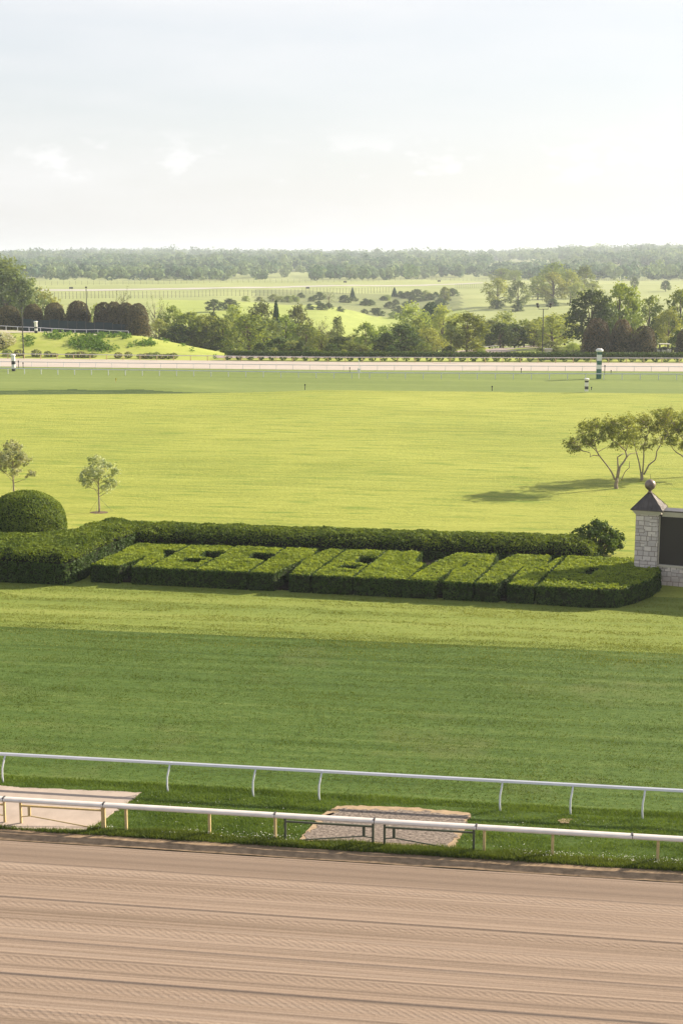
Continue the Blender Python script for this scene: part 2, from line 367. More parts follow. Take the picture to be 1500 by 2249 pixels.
# dirt tracks
def mat_dirt():
    m, nt = mat('harrowed dirt')
    v, raw = track_coord(nt, 0.022, 11.0)
    n1 = N(nt, 'ShaderNodeTexNoise', i_Scale=1.0, i_Detail=3.0, i_Roughness=0.55); nt.links.new(v, n1.inputs[0])
    vb, _ = track_coord(nt, 0.03, 1.1)
    n2 = N(nt, 'ShaderNodeTexNoise', i_Scale=1.0, i_Detail=3.0); nt.links.new(vb, n2.inputs[0])
    n3 = N(nt, 'ShaderNodeTexNoise', i_Scale=9.0, i_Detail=7.0, i_Roughness=0.8); nt.links.new(raw, n3.inputs[0])
    a = math_(nt, 'ADD', math_(nt, 'MULTIPLY', n1.outputs['Fac'], 0.42), math_(nt, 'MULTIPLY', n2.outputs['Fac'], 0.30))
    a = math_(nt, 'ADD', a, math_(nt, 'MULTIPLY', n3.outputs['Fac'], 0.28))
    col = ramp(nt, a, [(0.36, (0.175, 0.128, 0.092)), (0.5, (0.265, 0.196, 0.146)), (0.64, (0.34, 0.262, 0.202))])
    # across coordinate measured from the rail
    sp = N(nt, 'ShaderNodeSeparateXYZ'); nt.links.new(raw, sp.inputs[0])
    u0 = R0[0] * math.cos(TA) - R0[1] * math.sin(TA); v0 = R0[0] * math.sin(TA) + R0[1] * math.cos(TA)
    vv = math_(nt, 'SUBTRACT', sp.outputs[1], v0); wob = math_(nt, 'MULTIPLY_ADD', n2.outputs['Fac'], 0.16, -0.08)
    vw = math_(nt, 'ADD', vv, wob)
    t = math_(nt, 'MULTIPLY_ADD', vw, 1 / 14.0, 1.0)           # -14 .. 0
    P = lambda q: (q + 14) / 14
    damp = ramp(nt, t, [(0, 0.0), (P(-3.0), 0.0), (P(-2.75), 1.0), (P(-1.75), 0.9), (P(-1.55), 0.15), (P(-1.2), 0.0)])
    col = mixc(nt, math_(nt, 'MULTIPLY', damp, 0.72), col, (0.19, 0.14, 0.105))
    # harrow and tyre print bands
    bands = None
    for c, wd in ((-3.3, .28), (-4.25, .3), (-5.95, .22), (-7.15, .3), (-9.35, .26), (-10.6, .3), (-12.1, .35)):
        d = math_(nt, 'ABSOLUTE', math_(nt, 'SUBTRACT', vw, c)); k = math_(nt, 'SUBTRACT', 1.0, math_(nt, 'DIVIDE', d, wd)); k = math_(nt, 'MAXIMUM', k, 0.0)
        k = math_(nt, 'MINIMUM', math_(nt, 'MULTIPLY', k, 3.0), 1.0)
        bands = k if bands is None else math_(nt, 'MAXIMUM', bands, k)
    ph = math_(nt, 'ADD', math_(nt, 'MULTIPLY', sp.outputs[0], 23.0), math_(nt, 'MULTIPLY', vv, 30.0))
    ph = math_(nt, 'ADD', ph, math_(nt, 'MULTIPLY', n3.outputs['Fac'], 11.0))
    tread = math_(nt, 'MULTIPLY', math_(nt, 'MULTIPLY_ADD', math_(nt, 'SINE', ph), .5, .5), bands)
    h = math_(nt, 'ADD', math_(nt, 'MULTIPLY', n1.outputs['Fac'], 0.45), math_(nt, 'MULTIPLY', tread, 0.24))
    h = math_(nt, 'ADD', h, math_(nt, 'MULTIPLY', n3.outputs['Fac'], 0.55))
    b = N(nt, 'ShaderNodeBsdfPrincipled', i_Roughness=0.95); nt.links.new(col, b.inputs['Base Color']); b.inputs['Specular IOR Level'].default_value = 0.1
    bp = N(nt, 'ShaderNodeBump', i_Strength=0.45, i_Distance=0.06); nt.links.new(h, bp.inputs['Height']); nt.links.new(bp.outputs[0], b.inputs['Normal'])
    finish(nt, b.outputs[0]); return m
M['dirt'] = mat_dirt()
M['far_dirt'] = mat_plain('pale track dirt', (0.45, 0.39, 0.335), 0.95, 0.06, 0.2)
M['kerb_dirt'] = mat_plain('packed edge dirt', (0.27, 0.19, 0.12), 0.95, 0.35, 3.5, bump=0.6)
vs_ = np.arange(-30, -1.28, 0.025)
RID = [(-5.53, .055), (-8.18, .035), (-9.03, .035), (-10.2, .055), (-12.0, .03), (-4.7, .012), (-3.0, .03), (-6.6, .014), (-7.6, .018), (-9.7, .015), (-11.2, .02)]
def dirt_prof(v, u):
    z = 0.0 * v
    for c, a in RID:
        c2 = c + (fbm(u / 16, u * 0 + c, 4) - .5) * .10
        d = v - c2
        z = z + a * np.exp(-np.clip(d, 0, 9) / .11) * (1 / (1 + np.exp(-d / .012)))
    z = z + .006 * np.sin(v * 13 + 1.5 * fbm(u / 20, v, 6)) + .012 * (fbm(u / 12, v * 1.5, 8) - .5)
    return z - 0.03
us_ = np.linspace(-45, 45, 220)
U, Vv = np.meshgrid(us_, vs_); Z = dirt_prof(Vv, U) + 0.01 * 0
Xg = R0[0] + U * math.cos(TA) + Vv * math.sin(TA); Yg = R0[1] - U * math.sin(TA) + Vv * math.cos(TA)
i = np.arange(U.size).reshape(U.shape); F4 = np.stack([i[:-1, :-1].ravel(), i[:-1, 1:].ravel(), i[1:, 1:].ravel(), i[1:, :-1].ravel()], 1)
me = mesh_np('dirt_track', np.stack([Xg.ravel(), Yg.ravel(), Z.ravel() + 0.03], 1), F4); me.polygons.foreach_set('use_smooth', [True] * len(me.polygons))
tag(link('dirt_track', me, None, M['dirt']), kind='structure')
# packed edge and kerb between dirt and grass
us_ = np.linspace(-45, 45, 300); vs_ = np.linspace(-1.32, -0.35, 22)
U, Vv = np.meshgrid(us_, vs_)
Z = 0.03 + .04 * smooth(-1.30, -1.16, Vv + (fbm(U / 1.2, Vv * 0, 2) - .5) * .08) + .05 * (fbm(U * 1.2, Vv * 6, 12) - .5)
Xg = R0[0] + U * math.cos(TA) + Vv * math.sin(TA); Yg = R0[1] - U * math.sin(TA) + Vv * math.cos(TA)
i = np.arange(U.size).reshape(U.shape); F4 = np.stack([i[:-1, :-1].ravel(), i[:-1, 1:].ravel(), i[1:, 1:].ravel(), i[1:, :-1].ravel()], 1)
me = mesh_np('track_edge', np.stack([Xg.ravel(), Yg.ravel(), Z.ravel()], 1), F4)
tag(link('track_edge', me, None, M['kerb_dirt']), kind='structure')
sheet('far_dirt_track', L_fturf, L_out, 0.02, M['far_dirt'], 120, 4)
sheet('turf_course', vline(3.9), vline(26.2), 0.016, M['turf'], 60, 30)
sheet('mown_strip', vline(26.2), vline(38.5), 0.014, M['mown'], 60, 20)
o = sheet('grass_verge', vline(-0.42), vline(3.9), 0.03, M['edge_grass'], 80, 12, lambda x, y, f: 0.05 * float(fbm(x, y, 3)))
#@@SETTING_END
# ------------------------------------------------------------ leaves
def leaf_quads(P, Nn, size, rng, spread=0.7, aspect=0.62):
    """one little diamond leaf at every point, loosely facing along Nn"""
    n = len(P)
    r = rng.normal(size=(n, 3)); d = Nn + r * spread; d /= np.linalg.norm(d, axis=1, keepdims=True) + 1e-9
    t = rng.normal(size=(n, 3)); t -= d * (t * d).sum(1, keepdims=True); t /= np.linalg.norm(t, axis=1, keepdims=True) + 1e-9
    b = np.cross(d, t)
    s = (size * rng.uniform(.6, 1.35, n))[:, None] if np.isscalar(size) else (size * rng.uniform(.6, 1.35, n))[:, None]
    V = np.empty((n, 4, 3)); V[:, 0] = P - t * s; V[:, 1] = P + b * s * aspect; V[:, 2] = P + t * s; V[:, 3] = P - b * s * aspect
    return V.reshape(-1, 3)
def leaves(name, P, Nn, size, m, parent=None, rng=None, spread=0.7):
    rng = rng or np.random.default_rng(1)
    V = leaf_quads(P, Nn, size, rng, spread); F4 = np.arange(len(V)).reshape(-1, 4)
    me = mesh_np(name, V, F4); return link(name, me, parent, m)
def sph(n, rng):
    d = rng.normal(size=(n, 3)); return d / np.linalg.norm(d, axis=1, keepdims=True)
M['yew'] = mat_leaf('clipped yew', (0.020, 0.046, 0.009), (0.070, 0.115, 0.018), .2, nscale=.5)  # dark copy for hedge flanks, their shade painted into the colour
M['yew_part_lit'] = mat_leaf('clipped yew part lit', (0.045, 0.085, 0.012), (0.20, 0.26, 0.034), .32, nscale=.5)  # in-between copy, a partly lit tone painted in
M['yew_lit'] = mat_leaf('clipped yew lit tops', (0.105, 0.16, 0.020), (0.34, 0.41, 0.055), .3, nscale=.7)  # light copy for flat tops, sunlight painted into the colour
M['core'] = mat_plain('inner twigs', (0.018, 0.024, 0.009), .9, .2, 6)
M['bark'] = mat_plain('bark', (0.13, 0.10, 0.075), .9, .35, 9, bump=.5)
M['bark_pale'] = mat_plain('pale bark', (0.27, 0.22, 0.17), .9, .3, 12, bump=.5)
M['lf_sap'] = mat_leaf('sapling leaves', (0.16, 0.22, 0.09), (0.58, 0.60, 0.42), .35, nscale=.8)
M['lf_haw'] = mat_leaf('hawthorn leaves', (0.10, 0.135, 0.035), (0.28, 0.31, 0.10), .45, nscale=.6)
M['lf_deep'] = mat_leaf('dark green leaves', (0.035, 0.07, 0.020), (0.11, 0.16, 0.035), .3, nscale=.15)
M['lf_mid'] = mat_leaf('mid green leaves', (0.10, 0.155, 0.04), (0.30, 0.36, 0.08), .35, nscale=.12)
M['lf_pale'] = mat_leaf('pale spring leaves', (0.17, 0.22, 0.07), (0.40, 0.45, 0.14), .38, nscale=.12)
M['lf_grey'] = mat_leaf('grey green leaves', (0.08, 0.11, 0.045), (0.21, 0.25, 0.10), .35, nscale=.1)
M['lf_copper'] = mat_leaf('copper brown leaves', (0.036, 0.046, 0.020), (0.18, 0.145, 0.07), .28, nscale=.25, tcol=(1.4, 1.0, .5))
M['lf_blue'] = mat_leaf('blue green needles', (0.025, 0.065, 0.028), (0.09, 0.155, 0.06), .15, nscale=.2)
M['lf_ivy'] = mat_leaf('ivy leaves', (0.05, 0.12, 0.012), (0.14, 0.26, 0.03), .3, nscale=.25)
M['lf_blossom'] = mat_leaf('pale blossom', (0.25, 0.28, 0.14), (0.60, 0.58, 0.44), .3, nscale=.8)

# ------------------------------------------------------------ clipped hedges: an extruded outline with twiggy core and leaves all over
def poly_area_tris(outer, holes=()):
    rings = [[Vector((x, y, 0)) for x, y in r] for r in (outer, *holes)]
    tris = tessellate_polygon(rings); pts = [p for r in rings for p in r]
    return np.array([[[*pts[a]][:2], [*pts[b]][:2], [*pts[c]][:2]] for a, b, c in tris]), tris, pts
def inside(pt, ring):
    x, y = pt; c = False; j = len(ring) - 1
    for i in range(len(ring)):
        xi, yi = ring[i]; xj, yj = ring[j]
        if (yi > y) != (yj > y) and x < (xj - xi) * (y - yi) / (yj - yi) + xi: c = not c
        j = i
    return c
def hedge(outer, hh, rng, dens=170, size=.05, holes=(), topmat='yew_lit', sidemat='yew', sag=0.05, wob=0.05, rnd=0.0, round_w=1.0):
    """returns the core, top-leaf and side-leaf meshes of a clipped hedge (outline counter-clockwise, world coordinates)"""
    T, tris, pts = poly_area_tris(outer, holes)
    core = MB(); n = len(pts); zc = hh * (1 - rnd) - .10
    core.add([(p.x, p.y, 0) for p in pts] + [(p.x, p.y, zc) for p in pts], [tuple(q + n for q in t) for t in tris])
    b = 0; rings = [outer, *holes]
    for r in rings:
        k = len(r); core.f += [(b + i, b + (i + 1) % k, n + b + (i + 1) % k, n + b + i) for i in range(k)]; b += k
    def edge_dist(P):
        d = np.full(len(P), 9.0)
        for r in rings:
            for a, c in zip(r, r[1:] + r[:1]):
                a = np.array(a); c = np.array(c); ab = c - a; t = np.clip(((P - a) @ ab) / max(ab @ ab, 1e-9), 0, 1)
                d = np.minimum(d, np.linalg.norm(P - (a + t[:, None] * ab), axis=1))
        return d
    if rnd:
        st = .35; gx = np.arange(min(p[0] for p in outer), max(p[0] for p in outer) + st, st); gy = np.arange(min(p[1] for p in outer), max(p[1] for p in outer) + st, st)
        GX, GY = np.meshgrid(gx, gy); Q = np.column_stack([GX.ravel(), GY.ravel()]); ins = np.array([inside(q, outer) for q in Q]); de = edge_dist(Q) * np.where(ins, 1, 0)
        rm = np.clip(1 - (de - .15) / round_w, 0, 1); zg = np.where(ins & (de > .12), hh - (1 - np.sqrt(np.clip(1 - rm ** 2, 0, 1))) * hh * rnd - .13, hh * (1 - rnd) - .25).reshape(GX.shape); ok = (ins & (de > .05)).reshape(GX.shape)
        vs = [(float(GX[j, i]), float(GY[j, i]), float(zg[j, i])) for j in range(len(gy)) for i in range(len(gx))]; w_ = len(gx)
        core.add(vs, [(j * w_ + i, j * w_ + i + 1, (j + 1) * w_ + i + 1, (j + 1) * w_ + i) for j in range(len(gy) - 1) for i in range(w_ - 1) if ok[j, i] and ok[j, i + 1] and ok[j + 1, i] and ok[j + 1, i + 1]])
    # top
    A = .5 * np.abs((T[:, 1, 0] - T[:, 0, 0]) * (T[:, 2, 1] - T[:, 0, 1]) - (T[:, 2, 0] - T[:, 0, 0]) * (T[:, 1, 1] - T[:, 0, 1]))
    m_ = int(A.sum() * dens); k = rng.choice(len(T), m_, p=A / A.sum()); u = rng.random((m_, 2)); fl = u.sum(1) > 1; u[fl] = 1 - u[fl]
    P2 = T[k, 0] + u[:, :1] * (T[k, 1] - T[k, 0]) + u[:, 1:] * (T[k, 2] - T[k, 0])
    ed = edge_dist(P2); rim = np.clip(1 - ed / (round_w if rnd else .16), 0, 1)
    drop = (1 - np.sqrt(np.clip(1 - rim ** 2, 0, 1))) * (hh * rnd if rnd else .10)
    zt = hh - drop + (fbm(P2[:, 0] * 1.3, P2[:, 1] * 1.3, 31) - .5) * 2 * wob + (vnoise(P2[:, 0] * 4.2, P2[:, 1] * 4.2, 7) - .5) * .12 + rng.normal(0, .018, m_)
    Pt = np.column_stack([P2, zt]); Nt = np.tile([0, 0, 1.0], (m_, 1))
    # sides
    Ps = []; Ns = []
    for ri, r in enumerate(rings):
        for a, c in zip(r, r[1:] + r[:1]):
            a = np.array(a); c = np.array(c); L = np.linalg.norm(c - a)
            hs = hh * (1 - rnd)
            q = int(L * hs * dens * .85)
            if q < 1: continue
            t = rng.random(q); z = rng.random(q) * hs; nn = np.array([(c - a)[1], -(c - a)[0]]) / L
            p = a + t[:, None] * (c - a); bul = (fbm(p[:, 0] * 1.1 + p[:, 1], z * 1.5, 33) - .5) * 2 * wob + (vnoise((p[:, 0] + p[:, 1] * .7) * 4.2, z * 4.2, 8) - .5) * .14 + rng.normal(0, .02, q) + .03
            p = p + nn * bul[:, None]; Ps.append(np.column_stack([p, z])); Ns.append(np.tile([nn[0], nn[1], .15], (q, 1)))
    return core, (Pt, Nt), (np.vstack(Ps), np.vstack(Ns)), size
def make_hedge(name, label, cat, outer, hh, seed, group=None, loc=None, **kw):
    rng = np.random.default_rng(seed)
    core, top, side, size = hedge(outer, hh, rng, **kw)
    c = loc or (sum(p[0] for p in outer) / len(outer), sum(p[1] for p in outer) / len(outer))
    e = empty(name, (c[0], c[1], 0)); tag(e, label, cat, group)
    sh = np.array([c[0], c[1], 0])
    core.v = [(x - c[0], y - c[1], z) for x, y, z in core.v]; core.build('branches', M['core'], e)
    P = np.vstack([top[0], side[0]]) - sh; Nn = np.vstack([top[1], side[1]])
    V = leaf_quads(P, Nn, size, rng, .75); F4 = np.arange(len(V)).reshape(-1, 4)
    me = mesh_np('foliage', V, F4); me.materials.append(M['yew_lit' if not kw.get('rnd') else 'yew_part_lit']); me.materials.append(M['yew'])
    # sun and shade painted in: lighter leaf colour on top, darker on the flanks
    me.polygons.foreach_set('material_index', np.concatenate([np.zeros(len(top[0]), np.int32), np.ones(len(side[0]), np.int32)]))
    link('foliage', me, e); return e
def ccw(r):
    a = sum(x0 * y1 - x1 * y0 for (x0, y0), (x1, y1) in zip(r, r[1:] + r[:1])); return list(r) if a > 0 else list(r)[::-1]
# the word hedge. Letters are drawn in pixels on the hedge's top plane and carried to the ground plan
HB, HF = 1.15, 1.15
FR = [(200, 1240), (324, 1244), (430, 1248), (546, 1254), (684, 1263), (776, 1268), (895, 1275), (1040, 1281), (1176, 1284), (1400, 1292)]
fl, bl, br, frr = [Vector(G(*p, HB)) for p in ((197, 1239), (300, 1193), (1290, 1222), (1330, 1293))]
def W2(px_front, s, extra=0.0):
    """point of the word plan: px_front is a column on the front edge, s runs 0 (front) to 1 (back)"""
    t = (px_front - 197) / (1330 - 197)
    yrow = 1239 + (1293 - 1239) * t
    f = Vector(G(px_front, yrow, HB))
    back = bl + (br - bl) * ((px_front - 197) / (1222 - 197))
    p = f + (back - f) * s
    return (p.x, p.y)
def L_(x0, x1, pts): return [W2(x0 + (x1 - x0) * a, b) for a, b in pts]
GP = 3.0
letters = []
Kp = [(0, 0), (.50, 0), (.66, .46), (.76, 0), (1.0, 0), (1.0, .42), (.72, .74), (1.0, .74), (1.0, 1), (0, 1)]
Ep = [(0, 0), (1, 0), (1, .46), (.60, .53), (.55, .75), (1, .75), (1, 1), (0, 1)]
Eh = [(.36, .27), (.84, .27), (.90, .43), (.42, .43)]
Np1 = [(0, 0), (.40, 0), (.57, .60), (.67, 0), (1, 0), (1, 1), (.72, 1), (.62, .68), (.54, 1), (0, 1)]
Np2 = [(0, 0), (.38, 0), (.50, .58), (.56, 0), (1, 0), (1, 1), (.95, 1), (.85, .70), (.76, 1), (.14, 1), (0, .70)]
Lp = [(0, 0), (1, 0), (1, .56), (.90, .60), (.74, .64), (.68, 1), (0, 1)]
Ap = [(-.04, 0), (.40, 0), (.49, .42), (.55, 0), (1.0, 0), (1.0, .60), (.90, 1), (.26, 1), (.06, .56)]
Dp = [(0, 0), (.55, -.02), (.80, .02), (.93, .15), (1.02, .36), (1.04, .55), (.98, .74), (.86, .90), (.66, 1.0), (.40, 1.0), (0, 1)]
spec = [('K', 200, 320, Kp, ()), ('E', 326, 427, Ep, (Eh,)), ('E', 432, 542, Ep, ()), ('N', 549, 680, Np1, ()), ('E', 686, 773, Ep, (Eh,)),
        ('L', 779, 892, Lp, ()), ('A', 898, 1037, Ap, ([(.54, .50), (.62, .50), (.60, .70)],)), ('N', 1044, 1172, Np2, ()), ('D', 1179, 1398, Dp, ([(.30, .40), (.40, .42), (.42, .62), (.33, .62)],))]
where = {0: 'leftmost yew letter K beside the tall curved hedge', 1: 'yew letter E directly right of the K', 2: 'second yew letter E, left of the first N', 3: 'yew letter N with a deep notch near the middle of the word',
         4: 'third yew letter E, between the first N and the L', 5: 'yew letter L with a dark open gap above its foot', 6: 'yew letter A between the L and the last N', 7: 'last yew letter N, just left of the D',
         8: 'big rounded yew letter D at the right end of the word'}
for k, (ch, x0, x1, pts, hol) in enumerate(spec):
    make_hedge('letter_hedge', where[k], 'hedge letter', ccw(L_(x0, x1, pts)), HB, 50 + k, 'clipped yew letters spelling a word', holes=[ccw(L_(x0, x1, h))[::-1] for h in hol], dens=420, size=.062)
M['gap_shade'] = mat_plain('dark hedge gap shade', (.022, .018, .012), .95, .3, 3, bump=.6)  # near-black ground sheet added to carry the shade between letters and hedge
shade_sheet = MB(); bp_ = [W2(205, .05), W2(1330, .05), W2(1395, .35), W2(1370, .8), W2(1250, 1.25), W2(800, 1.25), W2(230, 1.25)]; shade_sheet.add([(x, y, .16) for x, y in bp_] + [(x, y, 0) for x, y in bp_], [tuple(range(7)), *[(k, (k + 1) % 7, 7 + (k + 1) % 7, 7 + k) for k in range(7)]])
tag(shade_sheet.build('gap_shade_bed', M['gap_shade']), kind='structure')
# long hedge behind the letters
q0, q1 = G(262, 1140, 1.5), G(1300, 1172, 1.5)
dv = Vector((q1[0] - q0[0], q1[1] - q0[1])).normalized(); nv = Vector((-dv.y, dv.x))
K0 = Vector(q0); K1 = Vector(q1)
ring = [tuple(K0 - nv * 3.9), tuple(K0 + (K1 - K0) * .33 - nv * 3.9), tuple(K0 + (K1 - K0) * .66 - nv * 3.8), tuple(K1 - nv * 3.7), tuple(K1 + dv * .6 - nv * 1.8), tuple(K1), tuple(K0 + (K1 - K0) * .5 + nv * .1), tuple(K0)]
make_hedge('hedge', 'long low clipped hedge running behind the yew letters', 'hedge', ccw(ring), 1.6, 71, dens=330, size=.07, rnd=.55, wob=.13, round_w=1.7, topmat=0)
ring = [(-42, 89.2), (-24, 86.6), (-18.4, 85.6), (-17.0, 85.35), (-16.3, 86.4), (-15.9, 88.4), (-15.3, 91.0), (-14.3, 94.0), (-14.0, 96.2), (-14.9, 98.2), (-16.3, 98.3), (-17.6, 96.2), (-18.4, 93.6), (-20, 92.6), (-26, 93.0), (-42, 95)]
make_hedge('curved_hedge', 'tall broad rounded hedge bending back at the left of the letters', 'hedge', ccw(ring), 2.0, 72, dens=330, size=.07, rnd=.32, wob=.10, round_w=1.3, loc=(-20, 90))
# dome topiary
e = empty('topiary_dome', (-21.9, 97.2, 0)); tag(e, 'large smooth yew dome rising behind the curved hedge', 'topiary')
rng = np.random.default_rng(5); n = 34000
d = sph(n, rng); d = d[d[:, 2] > -.2]; k = np.array([2.75, 2.75, 2.6]); d2 = d.copy(); rxy = np.sqrt(np.clip(1 - np.abs(d[:, 2]) ** 2.5, 0, 1)) / np.maximum(np.hypot(d[:, 0], d[:, 1]), 1e-6); d2[:, 0] *= rxy; d2[:, 1] *= rxy; P = d2 * k * (1 + (fbm(d[:, 0] * 4 + 3, d[:, 1] * 4 + d[:, 2] * 4, 4) - .5)[:, None] * .05 + rng.normal(0, .008, (len(d), 1))) + np.array([0, 0, 1.30])
leaves('foliage', P, d, .065, M['yew_part_lit'], e, rng, .7)
MB().lathe([(2.5, 0.0), (2.6, 1.3), (2.45, 2.1), (2.1, 2.9), (1.2, 3.5), (.1, 3.7)], n=28).build('branches', M['core'], e, True)

# ------------------------------------------------------------ trees of the infield, branch by branch
def grow(mb, pts, r0, r1, n=7):
    k = len(pts); mb.tube(pts, [r0 + (r1 - r0) * i / (k - 1) for i in range(k)], n)
def cluster_leaves(cl, per, rng, flat=.65):
    """uneven sprays: every limb end carries several small offset tufts with stray leaves between them"""
    P = []; Nn = []
    for c, r in cl:
        n = int(per * r * r); k = 7
        off = sph(k, rng) * rng.uniform(.35, 1.15, (k, 1)) * r * np.array([1, 1, flat]); sz = r * rng.uniform(.22, .55, k)
        t = rng.integers(0, k, n); d = sph(n, rng); rr = sz[t] * rng.uniform(0, 1.1, n) ** .6; stray = rng.random(n) < .28; rr[stray] *= rng.uniform(1.2, 3.0, stray.sum())
        P.append(np.array(c) + off[t] + d * rr[:, None] * np.array([1, 1, .8])); Nn.append(d + off[t] / r * .8 + np.array([0, 0, .4]))
    return np.vstack(P), np.vstack(Nn)
def sapling(base, seed, hh, wd, label, flat=0):
    rng = np.random.default_rng(seed); e = empty('sapling_tree', (*base, 0)); tag(e, label, 'young tree', 'young trees on the lawn')
    mb = MB(); mb.tube([(0, 0, -.05), (.01, 0, .5), (-.01, 0, hh * .33), (.0, .02, hh * .6), (.03, 0, hh * .85)], [.085, .065, .06, .035, .012], 8)
    cl = []
    for k in range(17):
        z0 = hh * (.27 + .45 * k / 17); a = k * 2.4 + rng.random(); rr = wd * .5 * (1 - .55 * (k / 17) ** 1.5) * rng.uniform(.55, 1.0); z1 = min(hh * .98, z0 + hh * rng.uniform(.13, .30))
        p0 = Vector((0, 0, z0)); p2 = Vector((math.cos(a) * rr, math.sin(a) * rr, z1)); p1 = (p0 + p2) / 2 + Vector((math.cos(a), math.sin(a), -.3)) * rr * .15
        grow(mb, [p0, p1, p2], .022, .006, 5)
        cl.append((tuple(p2), rng.uniform(.32, .55))); cl.append((tuple((p1 + p2) / 2), rng.uniform(.3, .5)))
        if rng.random() < .5: cl.append((tuple(p2 + Vector((math.cos(a), math.sin(a), .1)) * .22), .14))
    cl.append(((.02, 0, hh * .9), .3)); cl.append(((-.1, 0, hh * .97), .16))
    mb.build('trunk', M['bark_pale'], e, True)
    P, Nn = cluster_leaves(cl, 1700, rng, .8); leaves('crown', P, Nn, .060, M['lf_sap'], e, rng, .9)
    for a in (.4, 2.5, 4.6):
        MB().tube([(0, 0, 1.25), (math.cos(a) * 1.1, math.sin(a) * 1.1, 0.0)], .007, 4).build('guy_wire', M['metal_dark'], e)
    return e
M['metal_dark'] = mat_plain('dark metal', (0.06, 0.06, 0.055), .5, .2, 8, .5)
M['mulch'] = mat_plain('mulch', (0.15, 0.11, 0.07), .95, .3, 7, bump=.8)
b1 = G(219, 1127); b2 = G(32, 1096)
sapling(b1, 11, 4.75, 3.2, 'young tree with pale leaves standing in a mulch ring near the hedge corner')
sapling(b2, 12, 4.9, 3.1, 'young tree half hidden behind the yew dome at the left edge')
for b in (b1,):
    r = MB(); r.lathe([(.95, 0.0), (.9, .03), (.5, .05), (.1, .07)], (0, 0, 0), 24)
    o = r.build('mulch_ring', M['mulch'], None, True); o.location = (b[0], b[1], .02); o.scale = (1, .8, 1); tag(o, 'ring of brown mulch round the foot of the young tree', 'mulch')
def CW(cx, cy, Y, dy=0.0):                      # close-up coordinates of the photo to a point at depth Y+dy
    px = 1200 + cx / 4.89; py = 880 + cy / 4.89
    z = ZT(py, Y); return Vector((XA(px, Y, z), Y + dy, z))
def limb_tree(basepx, limbs, clumps, seed, label, per=560, lsize=.066, mleaf='lf_haw', bx=None):
    rng = np.random.default_rng(seed); b = G(*basepx); Y = b[1]; e = empty('spreading_tree', (b[0], b[1], 0.0)); tag(e, label, 'tree', 'small spreading trees on the lawn')
    O = Vector((b[0], b[1], 0)); mb = MB(); ends = []
    for L in limbs:
        r0, r1 = L[0]; dys = L[2]
        P = [CW(x, y, Y, dys * k / (len(L[1]) - 1)) - O for k, (x, y) in enumerate(L[1])]
        Q = []
        for a, c in zip(P, P[1:]):
            Q.append(a); Q.append((a + c) / 2 + Vector(rng.normal(0, .02, 3)))
        Q.append(P[-1]); grow(mb, Q, r0, r1, 8); ends += [Q[k] for k in range(len(Q) // 2, len(Q))]
    cl = []
    for (x, y, r) in clumps:
        for s in range(3):
            dy = rng.uniform(-1.5, 1.5); c = CW(x + rng.normal(0, r * .35), y + rng.normal(0, r * .3), Y, dy) - O; rr = r * .0081 * rng.uniform(.8, 1.2)
            cl.append((tuple(c), rr))
            q = min(ends, key=lambda w: (w - c).length); mid = (q + c) / 2 + Vector(rng.normal(0, .12, 3)); grow(mb, [q, mid, c], .028, .008, 5)
            for t in range(3):
                w = c + Vector(rng.normal(0, rr * .7, 3)); grow(mb, [mid.lerp(c, .6), w], .012, .004, 4)
    mb.build('trunk', M['bark_pale'], e, True)
    P, Nn = cluster_leaves(cl, per, rng, .75); leaves('crown', P, Nn, lsize, M[mleaf], e, rng, .9); return e
limb_tree((1352, 1076), [
    ((.20, .13), [(748, 965), (742, 900), (752, 830)], 0), ((.085, .03), [(735, 850), (700, 780), (640, 690), (560, 590), (500, 510), (400, 430)], -.8), ((.04, .02), [(560, 592), (500, 585), (460, 600), (455, 550)], -.3),
    ((.045, .02), [(555, 590), (530, 500), (480, 380), (430, 300)], .6),
    ((.10, .04), [(755, 830), (770, 730), (765, 610), (830, 570)], .3), ((.10, .035), [(762, 830), (790, 710), (862, 610), (850, 540), (780, 470), (690, 410)], .5), ((.05, .02), [(862, 605), (905, 575), (1000, 572)], .8),
    ((.05, .02), [(850, 540), (880, 440), (860, 300)], 0), ((.045, .02), [(800, 855), (840, 755), (880, 715), (882, 640)], -.4)],
    [(300, 470, 75), (270, 520, 45), (390, 390, 95), (400, 300, 60), (480, 290, 85), (545, 250, 70), (560, 350, 80), (620, 300, 60), (700, 250, 80), (700, 350, 90), (780, 220, 85), (860, 210, 75), (800, 360, 90), (880, 360, 80), (690, 470, 60), (850, 460, 60), (930, 290, 60), (600, 420, 50), (340, 520, 50), (450, 460, 60), (240, 480, 40)],
    21, 'multi stemmed spreading tree in front of the others, leaning left over the lawn')
limb_tree((1408, 1059), [
    ((.17, .13), [(1018, 885), (1022, 830), (1020, 770)], 0), ((.075, .03), [(1010, 780), (990, 650), (962, 540), (945, 480)], .3), ((.07, .025), [(1030, 770), (1042, 600), (1045, 470), (1095, 340), (1060, 230)], 0),
    ((.075, .03), [(1040, 795), (1100, 690), (1170, 640), (1190, 550), (1250, 450), (1320, 360)], .6), ((.03, .015), [(1250, 450), (1200, 350)], .4)],
    [(985, 200, 70), (1060, 165, 75), (1110, 240, 75), (990, 310, 70), (1060, 370, 70), (950, 430, 55), (1000, 500, 55), (1090, 470, 40), (1190, 430, 55), (1230, 270, 90), (1300, 200, 80), (1190, 340, 60), (1120, 320, 50)],
    22, 'two stemmed spreading tree standing just behind the roof ball', per=520)
